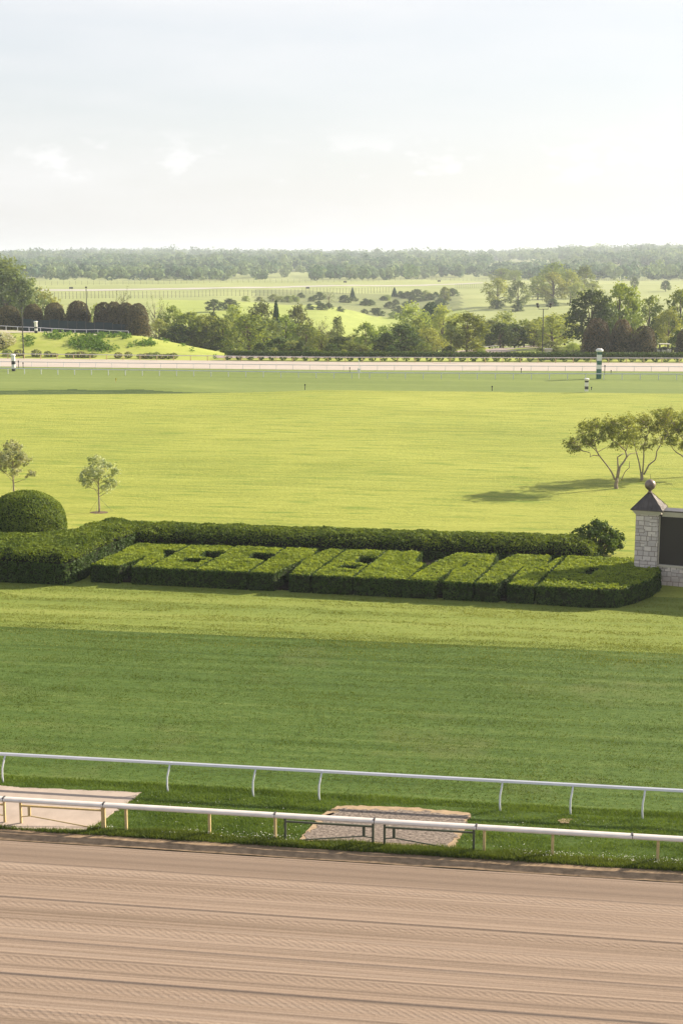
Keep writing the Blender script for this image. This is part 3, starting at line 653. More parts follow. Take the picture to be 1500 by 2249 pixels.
limb_tree((1532, 1050), [
    ((.20, .14), [(1630, 850), (1625, 790)], 0), ((.09, .03), [(1620, 800), (1480, 612), (1400, 560), (1368, 530)], .3), ((.09, .03), [(1630, 800), (1560, 600), (1500, 450), (1400, 330)], .3), ((.09, .03), [(1640, 800), (1700, 600), (1760, 420)], .3)],
    [(1400, 200, 95), (1300, 250, 85), (1450, 320, 115), (1350, 390, 85), (1420, 480, 75), (1560, 290, 125), (1600, 450, 115), (1220, 140, 55), (1500, 170, 95), (1700, 250, 120), (1760, 400, 110), (1270, 400, 50), (1180, 150, 40), (1330, 120, 70)],
    23, 'dense crowned spreading tree cut by the right edge of the view', per=700)
# loose shrub at the end of the hedge
sb = G(1318, 1232); e = empty('shrub', (sb[0], sb[1] + 1.2, 0)); tag(e, 'loose untrimmed shrub at the right end of the long hedge', 'shrub'); rng = np.random.default_rng(8)
cl = []; mb = MB()
for k in range(70):
    a = rng.random() * 6.28; zz = rng.uniform(.3, 2.35); rr = 1.8 * (1 - (max(0, zz - .7) / 2.1) ** 1.8) * rng.uniform(.3, 1); c = (math.cos(a) * rr, math.sin(a) * rr * .8, zz); cl.append((c, rng.uniform(.25, .42))); mb.tube([(0, 0, .1), (c[0] * .5, c[1] * .5, zz * .6), c], [.03, .02, .006], 5)
mb.build('stems', M['bark'], e)
P, Nn = cluster_leaves(cl, 1500, rng, .9); leaves('foliage', P, Nn, .075, M['lf_deep'], e, rng, .9)

# ------------------------------------------------------------ stone tote board
def mat_stone():
    m, nt = mat('ashlar stone'); tc = N(nt, 'ShaderNodeTexCoord'); geo = N(nt, 'ShaderNodeNewGeometry')
    sp = N(nt, 'ShaderNodeSeparateXYZ'); nt.links.new(tc.outputs['Object'], sp.inputs[0])
    cb = N(nt, 'ShaderNodeCombineXYZ'); nt.links.new(math_(nt, 'ADD', sp.outputs[0], sp.outputs[1]), cb.inputs[0]); nt.links.new(sp.outputs[2], cb.inputs[1])
    # two courses of different size picked by a coarse pattern: random ashlar
    br1 = N(nt, 'ShaderNodeTexBrick', offset=.5, offset_frequency=2, squash=.7, squash_frequency=3); br1.inputs['Scale'].default_value = 1.0
    br1.inputs['Brick Width'].default_value = .50; br1.inputs['Row Height'].default_value = .31; br1.inputs['Mortar Size'].default_value = .02; br1.inputs['Mortar Smooth'].default_value = .3
    br2 = N(nt, 'ShaderNodeTexBrick', offset=.37, offset_frequency=3, squash=1.5, squash_frequency=2); br2.inputs['Scale'].default_value = 1.0
    br2.inputs['Brick Width'].default_value = .33; br2.inputs['Row Height'].default_value = .22; br2.inputs['Mortar Size'].default_value = .018; br2.inputs['Mortar Smooth'].default_value = .3
    for b in (br1, br2):
        nt.links.new(cb.outputs[0], b.inputs['Vector'])
        b.inputs['Color1'].default_value = (.48, .43, .42, 1); b.inputs['Color2'].default_value = (.80, .72, .66, 1); b.inputs['Mortar'].default_value = (.24, .19, .16, 1)
    vo = N(nt, 'ShaderNodeTexBrick', offset=.3, offset_frequency=2); vo.inputs['Scale'].default_value = 1.0; vo.inputs['Brick Width'].default_value = .84; vo.inputs['Row Height'].default_value = .54; vo.inputs['Mortar Size'].default_value = 0
    vo.inputs['Color1'].default_value = (0, 0, 0, 1); vo.inputs['Color2'].default_value = (1, 1, 1, 1); nt.links.new(cb.outputs[0], vo.inputs['Vector'])
    sel = math_(nt, 'GREATER_THAN', vo.outputs['Color'], .55)
    col = mixc(nt, sel, br1.outputs['Color'], br2.outputs['Color'])
    mor = math_(nt, 'ADD', math_(nt, 'MULTIPLY', br1.outputs['Fac'], math_(nt, 'SUBTRACT', 1.0, sel)), math_(nt, 'MULTIPLY', br2.outputs['Fac'], sel))
    nz = N(nt, 'ShaderNodeTexNoise', i_Scale=9.0, i_Detail=6.0, i_Roughness=.65); nt.links.new(tc.outputs['Object'], nz.inputs[0])
    col = mixc(nt, ramp(nt, nz.outputs['Fac'], [(.3, .35), (.7, 0)]), col, (.36, .29, .25))
    n2 = N(nt, 'ShaderNodeTexNoise', i_Scale=1.4, i_Detail=4.0); nt.links.new(tc.outputs['Object'], n2.inputs[0])
    low = ramp(nt, sp.outputs[2], [(.0, .55), (.9, 0.0)])
    col = mixc(nt, math_(nt, 'MULTIPLY', low, n2.outputs['Fac']), col, (.30, .16, .10))
    b = N(nt, 'ShaderNodeBsdfPrincipled', i_Roughness=.9); nt.links.new(col, b.inputs['Base Color'])
    bp = N(nt, 'ShaderNodeBump', i_Strength=.8, i_Distance=.03); nt.links.new(math_(nt, 'SUBTRACT', math_(nt, 'MULTIPLY', nz.outputs['Fac'], .6), mor), bp.inputs['Height']); nt.links.new(bp.outputs[0], b.inputs['Normal'])
    finish(nt, b.outputs[0]); return m
M['stone'] = mat_stone()
M['trim'] = mat_plain('painted trim', (.52, .47, .38), .6, .06, 4)
M['bronze'] = mat_plain('brown standing seam metal', (.10, .085, .075), .38, .25, 2.5, .6)
M['copper'] = mat_plain('weathered ball', (.20, .15, .12), .45, .35, 3.5, .4)
M['screen'] = mat_plain('switched off brown display', (.020, .014, .011), .5, .1, 20)
BA = G(1390, 1284); e = empty('tote_board', (BA[0], BA[1], 0), R(-22)); tag(e, 'stone tote board with brown display panel and a pyramid roofed pillar topped by a ball', 'tote board')
PW = 1.36
MB().box(0, PW, 0, PW, -.05, 4.42).build('pillar', M['stone'], e)
MB().box(PW, 16, .28, 1.05, -.05, 1.22).build('base_wall', M['stone'], e)
MB().box(PW, 16, .20, 1.12, 1.22, 1.33).build('sill', M['trim'], e, bevel=.015)
MB().box(PW + .01, 16, .42, .95, 1.33, 4.34).build('display_panel', M['screen'], e)
MB().box(PW + .012, PW + .07, .34, .42, 1.33, 4.34).build('frame', M['trim'], e)
c = MB()
for a, z0, z1 in ((.05, 4.42, 4.50), (.11, 4.50, 4.60), (.19, 4.60, 4.70)): c.box(-a, PW + a, -a, PW + a, z0, z1)
c.build('cornice', M['trim'], e)
c = MB()
for a, z0, z1 in ((.0, 4.34, 4.42), (.06, 4.42, 4.54), (.12, 4.54, 4.66)): c.box(PW + .2, 16, .22 - a, 1.05 + a, z0, z1)
c.build('board_cornice', M['trim'], e); MB().box(PW + .2, 16, .05, 1.22, 4.66, 4.74).build('board_cap', M['bronze'], e)
rf = MB(); s0 = PW / 2 + .29; cx = PW / 2
rf.add([(cx - s0, cx - s0, 4.72), (cx + s0, cx - s0, 4.72), (cx + s0, cx + s0, 4.72), (cx - s0, cx + s0, 4.72), (cx, cx, 5.80)], [(0, 1, 4), (1, 2, 4), (2, 3, 4), (3, 0, 4), (3, 2, 1, 0)])
rf.box(cx - s0, cx + s0, cx - s0, cx + s0, 4.70, 4.745)
roof = rf.build('roof', M['bronze'], e)
sm = MB()
for side in range(4):
    Mr = Matrix.Translation((cx, cx, 0)) @ Matrix.Rotation(side * math.pi / 2, 4, 'Z')
    for t in np.linspace(-.86, .86, 7):
        x = t * s0; zt = 4.74 + (5.80 - 4.74) * (1 - abs(t)); yt = -s0 * abs(t)
        sm.tube([Mr @ Vector((x, -s0, 4.745)), Mr @ Vector((x * 1.0, yt if abs(t) > .01 else 0, zt))], .014, 4)
    sm.tube([Mr @ Vector((-s0, -s0, 4.745)), Mr @ Vector((0, 0, 5.81))], .022, 5)
sm.build('seam', M['bronze'], roof)
bm = MB(); bm.lathe([(.17, 5.66), (.12, 5.74), (.10, 5.84), (.13, 5.88)] , (cx, cx, 0), 16).lathe([(max(.02, .335 * math.sin(math.pi * k / 14)), 6.17 - .335 * math.cos(math.pi * k / 14)) for k in range(15)], (cx, cx, 0), 28)
bm.build('finial_ball', M['copper'], e, True)
MB().tube([(cx, cx, 6.48), (cx, cx, 6.85)], .008, 4).build('lightning_rod', M['metal_dark'], e)

# ------------------------------------------------------------ near rails
M['white_al'] = mat_plain('white aluminium rail', (.62, .63, .68), .35, .04, 1.5)
M['white_cover'] = mat_plain('weathered white rail cover', (.66, .60, .55), .5, .10, 2.0)
M['tan'] = mat_plain('tan painted post', (.48, .36, .17), .7, .2, 10)
M['gate_green'] = mat_plain('dark green gate steel', (.075, .085, .055), .55, .2, 8, .2)
M['concrete'] = mat_plain('pale concrete', (.40, .325, .27), .9, .12, 1.2, bump=.3)
TR = UV(8, 1722); TR2 = UV(1411, 1801); tv = (TR[1] + TR2[1]) / 2
e = empty('turf_rail', (*TP(0, tv), 0), -TA); tag(e, 'white running rail on curved posts standing in the grass', 'rail')
zr = 1.12
def turf_post(u):
    return MB().tube([(u, 0, -.05), (u - .035, 0, .30), (u - .03, .02, .62), (u + .02, .08, .90), (u + .05, .17, zr - .03)], [.036, .036, .034, .034, .034], 8)
pu = [UV(x, y)[0] for x, y in ((8, 1722), (375, 1735), (562, 1745), (705, 1755), (1099, 1780), (1253, 1784), (1411, 1801))]
for u in pu + [-19.2, -24, 16.2, 19.8]: turf_post(u).build('post', M['white_al'], e, True)
js = [-30, UV(380, 1735)[0], UV(708, 1755)[0], UV(1100, 1780)[0], 30]
for a, b in zip(js, js[1:]):
    r = MB(); prof = [(-.075, -.03), (-.06, .045), (.0, .07), (.06, .045), (.075, -.03), (0, -.065)]
    vs = [(x, .20 + y, zr + z) for x in (a + .008, b - .008) for y, z in prof]
    r.add(vs, [tuple(range(6))[::-1], tuple(range(6, 12))] + [(k, (k + 1) % 6, 6 + (k + 1) % 6, 6 + k) for k in range(6)]); r.build('rail_section', M['white_al'], e)
for u in js[1:-1]: MB().box(u - .06, u + .06, .12, .28, zr - .055, zr + .05).build('joint_sleeve', M['white_al'], e, bevel=.02)
# dirt rail
e = empty('dirt_rail', (*TP(0, 0), 0), -TA); tag(e, 'broad white covered rail on tan posts along the near dirt track', 'rail')
zr2 = .97
js = [-40] + [UV(x, y, .97)[0] for x, y in ((8, 1757), (228, 1769), (604, 1791), (822, 1804), (1046, 1817), (1388, 1838))] + [40]
for a, b in zip(js, js[1:]):
    r = MB(); n = 10; prof = [(.15 * math.cos(t), .085 * math.sin(t)) for t in np.linspace(0, math.pi, n)] + [(-.13, -.05), (.13, -.05)]
    k_ = len(prof); vs = [(x, y - .02, zr2 + z) for x in (a + .012, b - .012) for y, z in prof]
    r.add(vs, [tuple(range(k_))[::-1], tuple(range(k_, 2 * k_))] + [(k, (k + 1) % k_, k_ + (k + 1) % k_, k_ + k) for k in range(k_)]); r.build('rail_section', M['white_cover'], e)
    if a > -39: MB().box(a - .035, a + .035, -.13, .09, zr2 - .06, zr2 + .10).build('joint_bracket', M['metal_dark'] if a < -2 else M['bronze'], e, bevel=.02)
for x, y in ((230, 1825), (281, 1824), (465, 1832), (604, 1849), (1063, 1871), (1212, 1885), (1388+55, 1903)):
    u = UV(x, y)[0]; MB().box(u - .045, u + .045, -.03, .07, -.05, zr2 - .04).build('post', M['tan'], e, bevel=.008)
for u in (-22, -18.5, -15, 15.5, 18.5, 22): MB().box(u - .045, u + .045, -.03, .07, -.05, zr2 - .04).build('post', M['tan'], e, bevel=.008)
def gate(u0, u1, m, label):
    """u0 hinge, u1 free end"""
    s = 1 if u1 > u0 else -1
    g = empty('gate', (*TP(u0, .02), 0), -TA if s > 0 else -TA + math.pi); L = abs(u1 - u0); tag(g, label, 'gate', 'swing gates hung in the dirt rail')
    MB().box(-.04, .04, -.04, .04, -.04, .90).build('hinge_post', m, g, bevel=.006)
    MB().box(L - .04, L + .04, -.04, .04, -.04, .90).build('latch_post', m, g, bevel=.006)
    MB().box(.04, L - .04, -.03, .03, .72, .78).build('top_bar', m, g)
    MB().box(.27, .37, -.032, .032, .38, .72).build('stub', m, g)
    MB().tube([(.04, 0, .34), (.34, 0, .38), (L - .04, 0, .04)], .022, 6).build('brace', m, g)
    return g
ug = lambda x, y: UV(x, y)[0]
gate(ug(46, 1815), ug(226, 1825), M['tan'], 'tan swing gate under the rail in front of the pale concrete pad')
gate(ug(11, 1812), ug(-240, 1800), M['tan'], 'tan swing gate cut by the left edge of the view')
gate(ug(820, 1858), ug(627, 1849), M['gate_green'], 'dark green swing gate on the left half of the gravel crossing')
gate(ug(845, 1860), ug(1040, 1871), M['gate_green'], 'dark green swing gate on the right half of the gravel crossing')

# pads laid in the verge
def pad(name, pts, z, m, thick=.03, seed=1, sub=16, jit=.035):
    P = [Vector(G(*p)) for p in pts]; rng = np.random.default_rng(seed); ring = []
    for a, b in zip(P, P[1:] + P[:1]):
        for k in range(sub):
            q = a.lerp(b, k / sub); ring.append((q.x + rng.normal(0, jit), q.y + rng.normal(0, jit)))
    ring = ccw(ring); n = len(ring); mb = MB()
    mb.add([(x, y, 0.0) for x, y in ring] + [(x, y, z) for x, y in ring], [tuple(range(n, 2 * n))] + [(k, (k + 1) % n, n + (k + 1) % n, n + k) for k in range(n)])
    o = mb.build(name, m); return tag(o, kind='structure')
M['gravel'] = mat_plain('grey gravel', (.15, .12, .10), .95, .5, 9, bump=1.0, c2=(.33, .27, .225))
M['sandy'] = mat_plain('sandy edge', (.36, .26, .165), .95, .2, 4, bump=.5)
PADL = [(-260, 1760), (-60, 1724), (55, 1735), (312, 1745), (250, 1790), (188, 1830), (-300, 1812)]
PADM = [(655, 1850), (700, 1800), (742, 1774), (880, 1777), (1033, 1790), (1018, 1830), (995, 1868)]
pad('path', PADL, .095, M['concrete'])
pad('path', PADM, .095, M['sandy'], seed=2)
pad('path', [(668, 1849), (712, 1803), (752, 1781), (880, 1785), (1022, 1797), (1008, 1830), (985, 1864)], .105, M['gravel'], seed=3, jit=.07)
pad('path', [(1225, 1806), (1240, 1802), (1258, 1805), (1250, 1812), (1230, 1812)], .085, M['sandy'], seed=4, sub=3)
pad('path', [(1412, 1298), (1425, 1296), (1440, 1302), (1432, 1305)], .05, M['sandy'], seed=4, sub=3)

# ------------------------------------------------------------ grass blades between and beyond the near rails
def in_pad(X, Y, pts):
    P = [G(*p) for p in pts]; r = np.zeros(len(X), bool); j = len(P) - 1
    for i in range(len(P)):
        xi, yi = P[i]; xj, yj = P[j]
        r ^= ((yi > Y) != (yj > Y)) & (X < (xj - xi) * (Y - yi) / (yj - yi + 1e-12) + xi); j = i
    return r
def blades(name, n, u0, u1, v0, v1, h0, h1, w, m, seed, pads=(), dens=None, z0=.02):
    rng = np.random.default_rng(seed); u = rng.uniform(u0, u1, n); v = rng.uniform(v0, v1, n)
    X = R0[0] + u * math.cos(TA) + v * math.sin(TA); Y = R0[1] - u * math.sin(TA) + v * math.cos(TA)
    keep = np.abs(X) < .27 * Y + 1
    for p in pads: keep &= ~in_pad(X + rng.normal(0, .05, n), Y + rng.normal(0, .05, n), p)
    f = fbm(u * .7, v * 2.0, 4); hh = h0 + (h1 - h0) * np.clip(f * 1.6 - .3 + rng.normal(0, .15, n), 0, 1)
    if dens: keep &= rng.random(n) < dens(u, v)
    X, Y, hh = X[keep], Y[keep], hh[keep]; n = len(X)
    a = rng.random(n) * 6.28; l = rng.normal(0, .45, (n, 2)) * hh[:, None]; w_ = w * rng.uniform(.6, 1.4, n)
    V = np.empty((n, 3, 3)); V[:, 0] = np.column_stack([X - np.cos(a) * w_, Y - np.sin(a) * w_, np.full(n, z0)]); V[:, 1] = np.column_stack([X + np.cos(a) * w_, Y + np.sin(a) * w_, np.full(n, z0)])
    V[:, 2] = np.column_stack([X + l[:, 0], Y + l[:, 1], hh + z0])
    me = mesh_np(name, V.reshape(-1, 3), np.arange(3 * n).reshape(-1, 3)); o = link(name, me, None, m); tag(o, kind='stuff'); return o
M['blade'] = mat_leaf('grass blades', (0.055, 0.10, 0.016), (0.16, 0.225, 0.045), .35, nscale=.5)
M['blade_turf'] = mat_leaf('turf blades', (0.06, 0.105, 0.016), (0.125, 0.175, 0.033), .35, nscale=.25)
M['blade_dry'] = mat_leaf('mown blades', (0.14, 0.19, 0.035), (0.25, 0.29, 0.065), .3, nscale=.25)
o = blades('grass', 190000, -16, 17, -.46, 4.6, .06, .15, .012, M['blade'], 1, (PADL, PADM)); tag(o, 'lush green grass growing between the two near rails', 'grass')
o = blades('turf_grass', 260000, -24, 26, 4.2, 27.4, .02, .06, .016, M['blade_turf'], 2, dens=lambda u, v: .55 + .45 * (fbm(u * .15, v * 1.6, 6) > .5)); tag(o, 'short tufted grass of the turf course beyond the white rail', 'grass')
o = blades('mown_grass', 190000, -26, 28, 20.5, 38.5, .02, .06, .022, M['blade_dry'], 3, dens=lambda u, v: (.25 + .75 * (fbm(u * .15, v * 2.2, 8) > .5)) * np.clip((v - 20.5) / 6, 0, 1) ** 2); tag(o, 'pale mown grass in front of the yew letters', 'grass')
o = blades('clover', 60000, -16, 17, -.56, .05, .10, .27, .02, M['blade'], 9, (PADL, PADM)); tag(o, 'thick clover and grass bulging over the track edge below the tan posts', 'clover')
# clover flowers in the verge
rng = np.random.default_rng(6); n = 2200; u = rng.uniform(-14, 16, n); v = np.where(rng.random(n) < .75, rng.uniform(-.38, .35, n), rng.uniform(.3, 3.2, n)); X = R0[0] + u * math.cos(TA) + v * math.sin(TA); Y = R0[1] - u * math.sin(TA) + v * math.cos(TA)
k = ~in_pad(X, Y, PADL) & ~in_pad(X, Y, PADM) & (fbm(u * .4, v, 9) > .42); P = np.column_stack([X[k], Y[k], rng.uniform(.14, .18, k.sum()) + np.where(v[k] < .05, .09, 0)])
o = leaves('clover_flowers', P, np.tile([0, 0, 1.], (len(P), 1)), .017, mat_plain('clover white', (.7, .68, .6), .8), None, rng, .5); tag(o, 'tiny white clover flowers in the grass along the rail', 'flowers', kind='stuff')
#@@NEAR_END
# ------------------------------------------------------------ far side of the course: rails, poles, hedge
def far_rail(name, label, pts_top, hh, spacing, mrail, mpost, y_off=0, pr=.055, rr=.085, x0=-95, x1=95, first=0.0):
    gp = pxline([(x, y) for x, y in pts_top]); e = empty(name, (0, gp(0), 0)); tag(e, label, 'rail')
    xs = np.arange(x0, x1, spacing) + first
    pts = [(x, gp(x) - gp(0), hh) for x in xs]
    MB().tube(pts, rr, 6).build('rail_bar', mrail, e)
    pm = None
    for x in xs:
        if pm is None:
            pm = MB().box(-pr, pr, -pr, pr, -.05, hh - rr * .6); o = pm.build('post', mpost, e); me0 = o.data
        else: o = link('post', me0, e)
        o.location = (x, gp(x) - gp(0), 0)
    return e
far_rail('far_turf_rail', 'thin white rail nearest to us on the far side, along the turf course', [(0, 821), (750, 831), (1500, 834.5)], .95, 2.93, M['white_al'], M['white_al'])
far_rail('far_dirt_rail', 'thin white rail standing against the pale far dirt track', [(0, 804.5), (750, 813), (1500, 816)], .85, 2.98, M['white_al'], M['white_al'], pr=.035, rr=.06)
far_rail('far_outer_rail', 'white topped rail with tan posts at the outer edge of the far track', [(0, 787.5), (750, 795.5), (1500, 797.5)], .95, 3.3, M['white_cover'], M['tan'], pr=.07, rr=.08)
M['pole_w'] = mat_plain('white pole paint', (.72, .71, .68), .5, .05, 3)
M['pole_g'] = mat_plain('green pole paint', (.02, .11, .075), .5, .1, 3)
M['pole_b'] = mat_plain('black pole paint', (.018, .018, .022), .5, .1, 3)
def furlong_pole(loc, hh, w, bands, label, cap=True):
    """bands: (z0, z1, material key) as fractions of the height"""
    e = empty('furlong_pole', loc); tag(e, label, 'marker pole', 'banded marker poles of the race track')
    for z0, z1, k in bands: MB().box(-w / 2, w / 2, -w / 2, w / 2, z0 * hh - (.05 if z0 == 0 else 0), z1 * hh).build('band', M[k], e)
    c = MB(); q = w * .70; c.lathe([(q * .9, .89 * hh), (q * 1.25, .92 * hh), (q * 1.25, .955 * hh), (q * .75, hh)], n=8, rot=R(22.5)); c.build('cap', M['pole_w'], e)
    return e
p = G(1314, 832); furlong_pole((p[0], p[1], 0), 4.95, .74, [(0, .10, 'pole_g'), (.10, .21, 'pole_g'), (.21, .33, 'pole_g'), (.33, .47, 'pole_w'), (.47, .60, 'pole_g'), (.60, .80, 'pole_w'), (.80, .90, 'pole_g')], 'tall square pole banded dark green and white beside the far turf rail')
p = G(1287, 862); furlong_pole((p[0], p[1], .25), 1.85, .48, [(0, .12, 'pole_w'), (.12, .36, 'pole_b'), (.36, .68, 'pole_w'), (.68, .83, 'pole_b'), (.83, .90, 'pole_w')], 'short black and white pole standing on the edge of the bright lawn')
p = G(31, 815); furlong_pole((p[0], p[1], 0), 2.95, .55, [(0, .20, 'pole_b'), (.20, .40, 'pole_w'), (.40, .60, 'pole_b'), (.60, .90, 'pole_w')], 'black and white pole at the left between the two far white rails')
# light poles
def light_pole(px, Y, toprow, label, arms=0):
    x = XA(px, Y, g1(XA(px, Y), Y)); z = g1(x, Y); t = ZT(toprow, Y) - z; e = empty('light_pole', (x, Y, z)); tag(e, label, 'light pole', 'tall dark poles along the far side')
    MB().tube([(0, 0, -.1), (0, 0, t)], [.13, .08], 8).build('pole', M['metal_dark'], e)
    if arms:
        c = MB(); c.tube([(-.95, 0, t - .1), (.95, 0, t - .1)], .05, 6); c.tube([(-.9, 0, t - .1), (-.9, 0, t + .5)], .04, 6); c.tube([(.9, 0, t - .1), (.9, 0, t + .5)], .04, 6); c.build('crossarm', M['metal_dark'], e)
        for s in (-1, 1):
            for dz in (.45, .9):
                MB().lathe([(.06, 0), (.24, .18), (.26, .42), (.12, .5)], (s * (.95 + dz * .25) + (.25 if s > 0 else 0), 0, t + dz - .3), 10).build('lamp', M['metal_dark'], e)
        MB().box(-.1, 2.4, -.5, .5, -.05, .0 + 1.5).v
    else: MB().box(-.22, .22, -.12, .12, t - .05, t + .28).build('lamp', M['metal_dark'], e, bevel=.05)
    return e
light_pole(53, 281, 678, 'slender dark light pole at the left in front of the grassy mound')
light_pole(193, 335, 632, 'slender dark light pole rising between the copper trees of the mound')
light_pole(1190, 276, 678, 'dark pole with two floodlights on a crossarm at the right', 1)
z = 0; x = XA(1196, 277.5); e = empty('utility_cabinet', (x + .6, 277.5, 0)); tag(e, 'small pale utility cabinet at the foot of the floodlight pole', 'cabinet')
MB().box(-.7, .7, -.5, .5, -.1, 2.0).build('cabinet_body', M['concrete'], e, bevel=.04); MB().box(-.78, .78, -.58, .58, 2.0, 2.08).build('lid', M['white_cover'], e); MB().box(-.5, .5, -.53, -.5, .5, 1.8).build('door', M['trim'], e)
# camera box on a thin white pole
p = G(788, 831); e = empty('sensor_pole', (p[0], p[1], 0)); tag(e, 'thin white pole carrying a small white box on the far rail', 'sensor pole')
MB().tube([(0, 0, 0), (0, 0, 3.0)], .05, 6).build('pole', M['pole_w'], e); MB().box(-.22, .22, -.15, .15, 1.1, 1.65).build('equipment_box', M['pole_w'], e, bevel=.03)
for px, y0, y1, mk, lb in ((670, 858, 845, 'pole_b', 'thin dark stake at the middle of the far lawn edge'), (1080, 860, 849, 'pole_b', 'thin dark stake right of centre on the far lawn edge'), (1298, 858, 851, 'pole_b', 'small dark stake just right of the short striped pole'),
                           (1327, 824, 803, 'pole_b', 'thin dark stake behind the rail right of the green banded pole'), (1341, 822, 814, 'pole_b', 'tiny dark stake farther right of the green banded pole'), (1144, 822, 810, 'pole_b', 'small dark stake behind the rail right of centre'),
                           (768, 820, 808, 'pole_b', 'small dark stake just left of the sensor pole'), (42, 812, 793, 'pole_b', 'dark stake just right of the left striped pole'), (52, 812, 797, 'pole_b', 'second dark stake right of the left striped pole')):
    p = G(px, y0); hh = ZT(y1, p[1]); e = empty('stake', (p[0], p[1], .1)); tag(e, lb, 'stake', 'thin stakes near the far rails')
    MB().box(-.05, .05, -.05, .05, 0, hh * .8).build('shaft', M['metal_dark'], e); MB().box(-.09, .09, -.06, .06, hh * .8 - .05, hh).build('head', M[mk], e)
p = G(255, 854); e = empty('flag_stake', (p[0], p[1], .9)); tag(e, 'small yellow flag stake on the shaded bank at the left', 'flag'); MB().tube([(0, 0, 0), (0, 0, .75)], .03, 5).build('shaft', M['tan'], e); MB().box(-.02, .16, -.01, .01, .35, .75).build('flag', mat_plain('yellow flag', (.6, .55, .04), .7), e)
# low hedge behind the outer rail: separate trimmed bushes under a continuous top
def dome_pts(n, rx, ry, rz, rng, z0=0.0):
    d = sph(n, rng); d[:, 2] = np.abs(d[:, 2]); return np.column_stack([d[:, 0] * rx, d[:, 1] * ry, d[:, 2] * rz + z0]), d
rng = np.random.default_rng(40)
gh = lambda x: L_out(x) + 3.2
e = empty('track_hedge', (20, gh(20), 0)); tag(e, 'long low hedge of close set bushes behind the outer rail', 'hedge')
P = []; Nn = []
for x in np.arange(-22, 96, .55):
    n = 130; d = sph(n, rng); P.append(np.column_stack([x - 20 + d[:, 0] * .5 + rng.normal(0, .1, n), gh(x) - gh(20) + d[:, 1] * .75, 1.25 + .45 * d[:, 2] + rng.normal(0, .08, n)])); Nn.append(d)
P = np.vstack(P); leaves('foliage', P, np.vstack(Nn), .17, M['lf_deep'], e, rng); cm = MB(); cm.box(-42, 76, -.45, .45, .95, 1.4)
P = []; Nn = []
for x in np.arange(-22, 96, 2.15):
    n = 150; d = sph(n, rng); P.append(np.column_stack([x - 20 + d[:, 0] * .62 + rng.normal(0, .1, n), gh(x) - gh(20) + d[:, 1] * .6, .55 + .55 * d[:, 2]])); Nn.append(d)
leaves('lower_foliage', np.vstack(P), np.vstack(Nn), .15, M['lf_deep'], e, rng)
me0 = None
for k, px in enumerate((12, 38, 78, 104, 118, 152, 165, 178, 192, 205, 262, 285, 312, 324, 335, 348, 361, 374, 386)):
    x = XA(px, 282); rng = np.random.default_rng(k % 3)
    if k < 3:
        e = empty('low_bush', (x, gh(x) + .5, 0)); d = sph(500, rng); P = d * np.array([1.1, .8, .8]) * rng.uniform(.8, 1.05, (500, 1)) + np.array([0, 0, .75]); leaves('foliage', P, d, .13, M['lf_grey' if k != 1 else 'lf_copper'], e, rng); MB().tube([(0, 0, -.1), (0, 0, .8)], .1, 5).build('stem', M['bark'], e)
        if k == 0: pro = []
        pro.append(e)
    else: e = copy_tree(pro[k % 3]); e.location = (x, gh(x) + .5, 0); e.scale = (.75, .7, .6 + .08 * (k % 4))
    tag(e, 'low rounded bush behind the outer rail at the foot of the mound', 'bush', 'low bushes behind the outer rail')

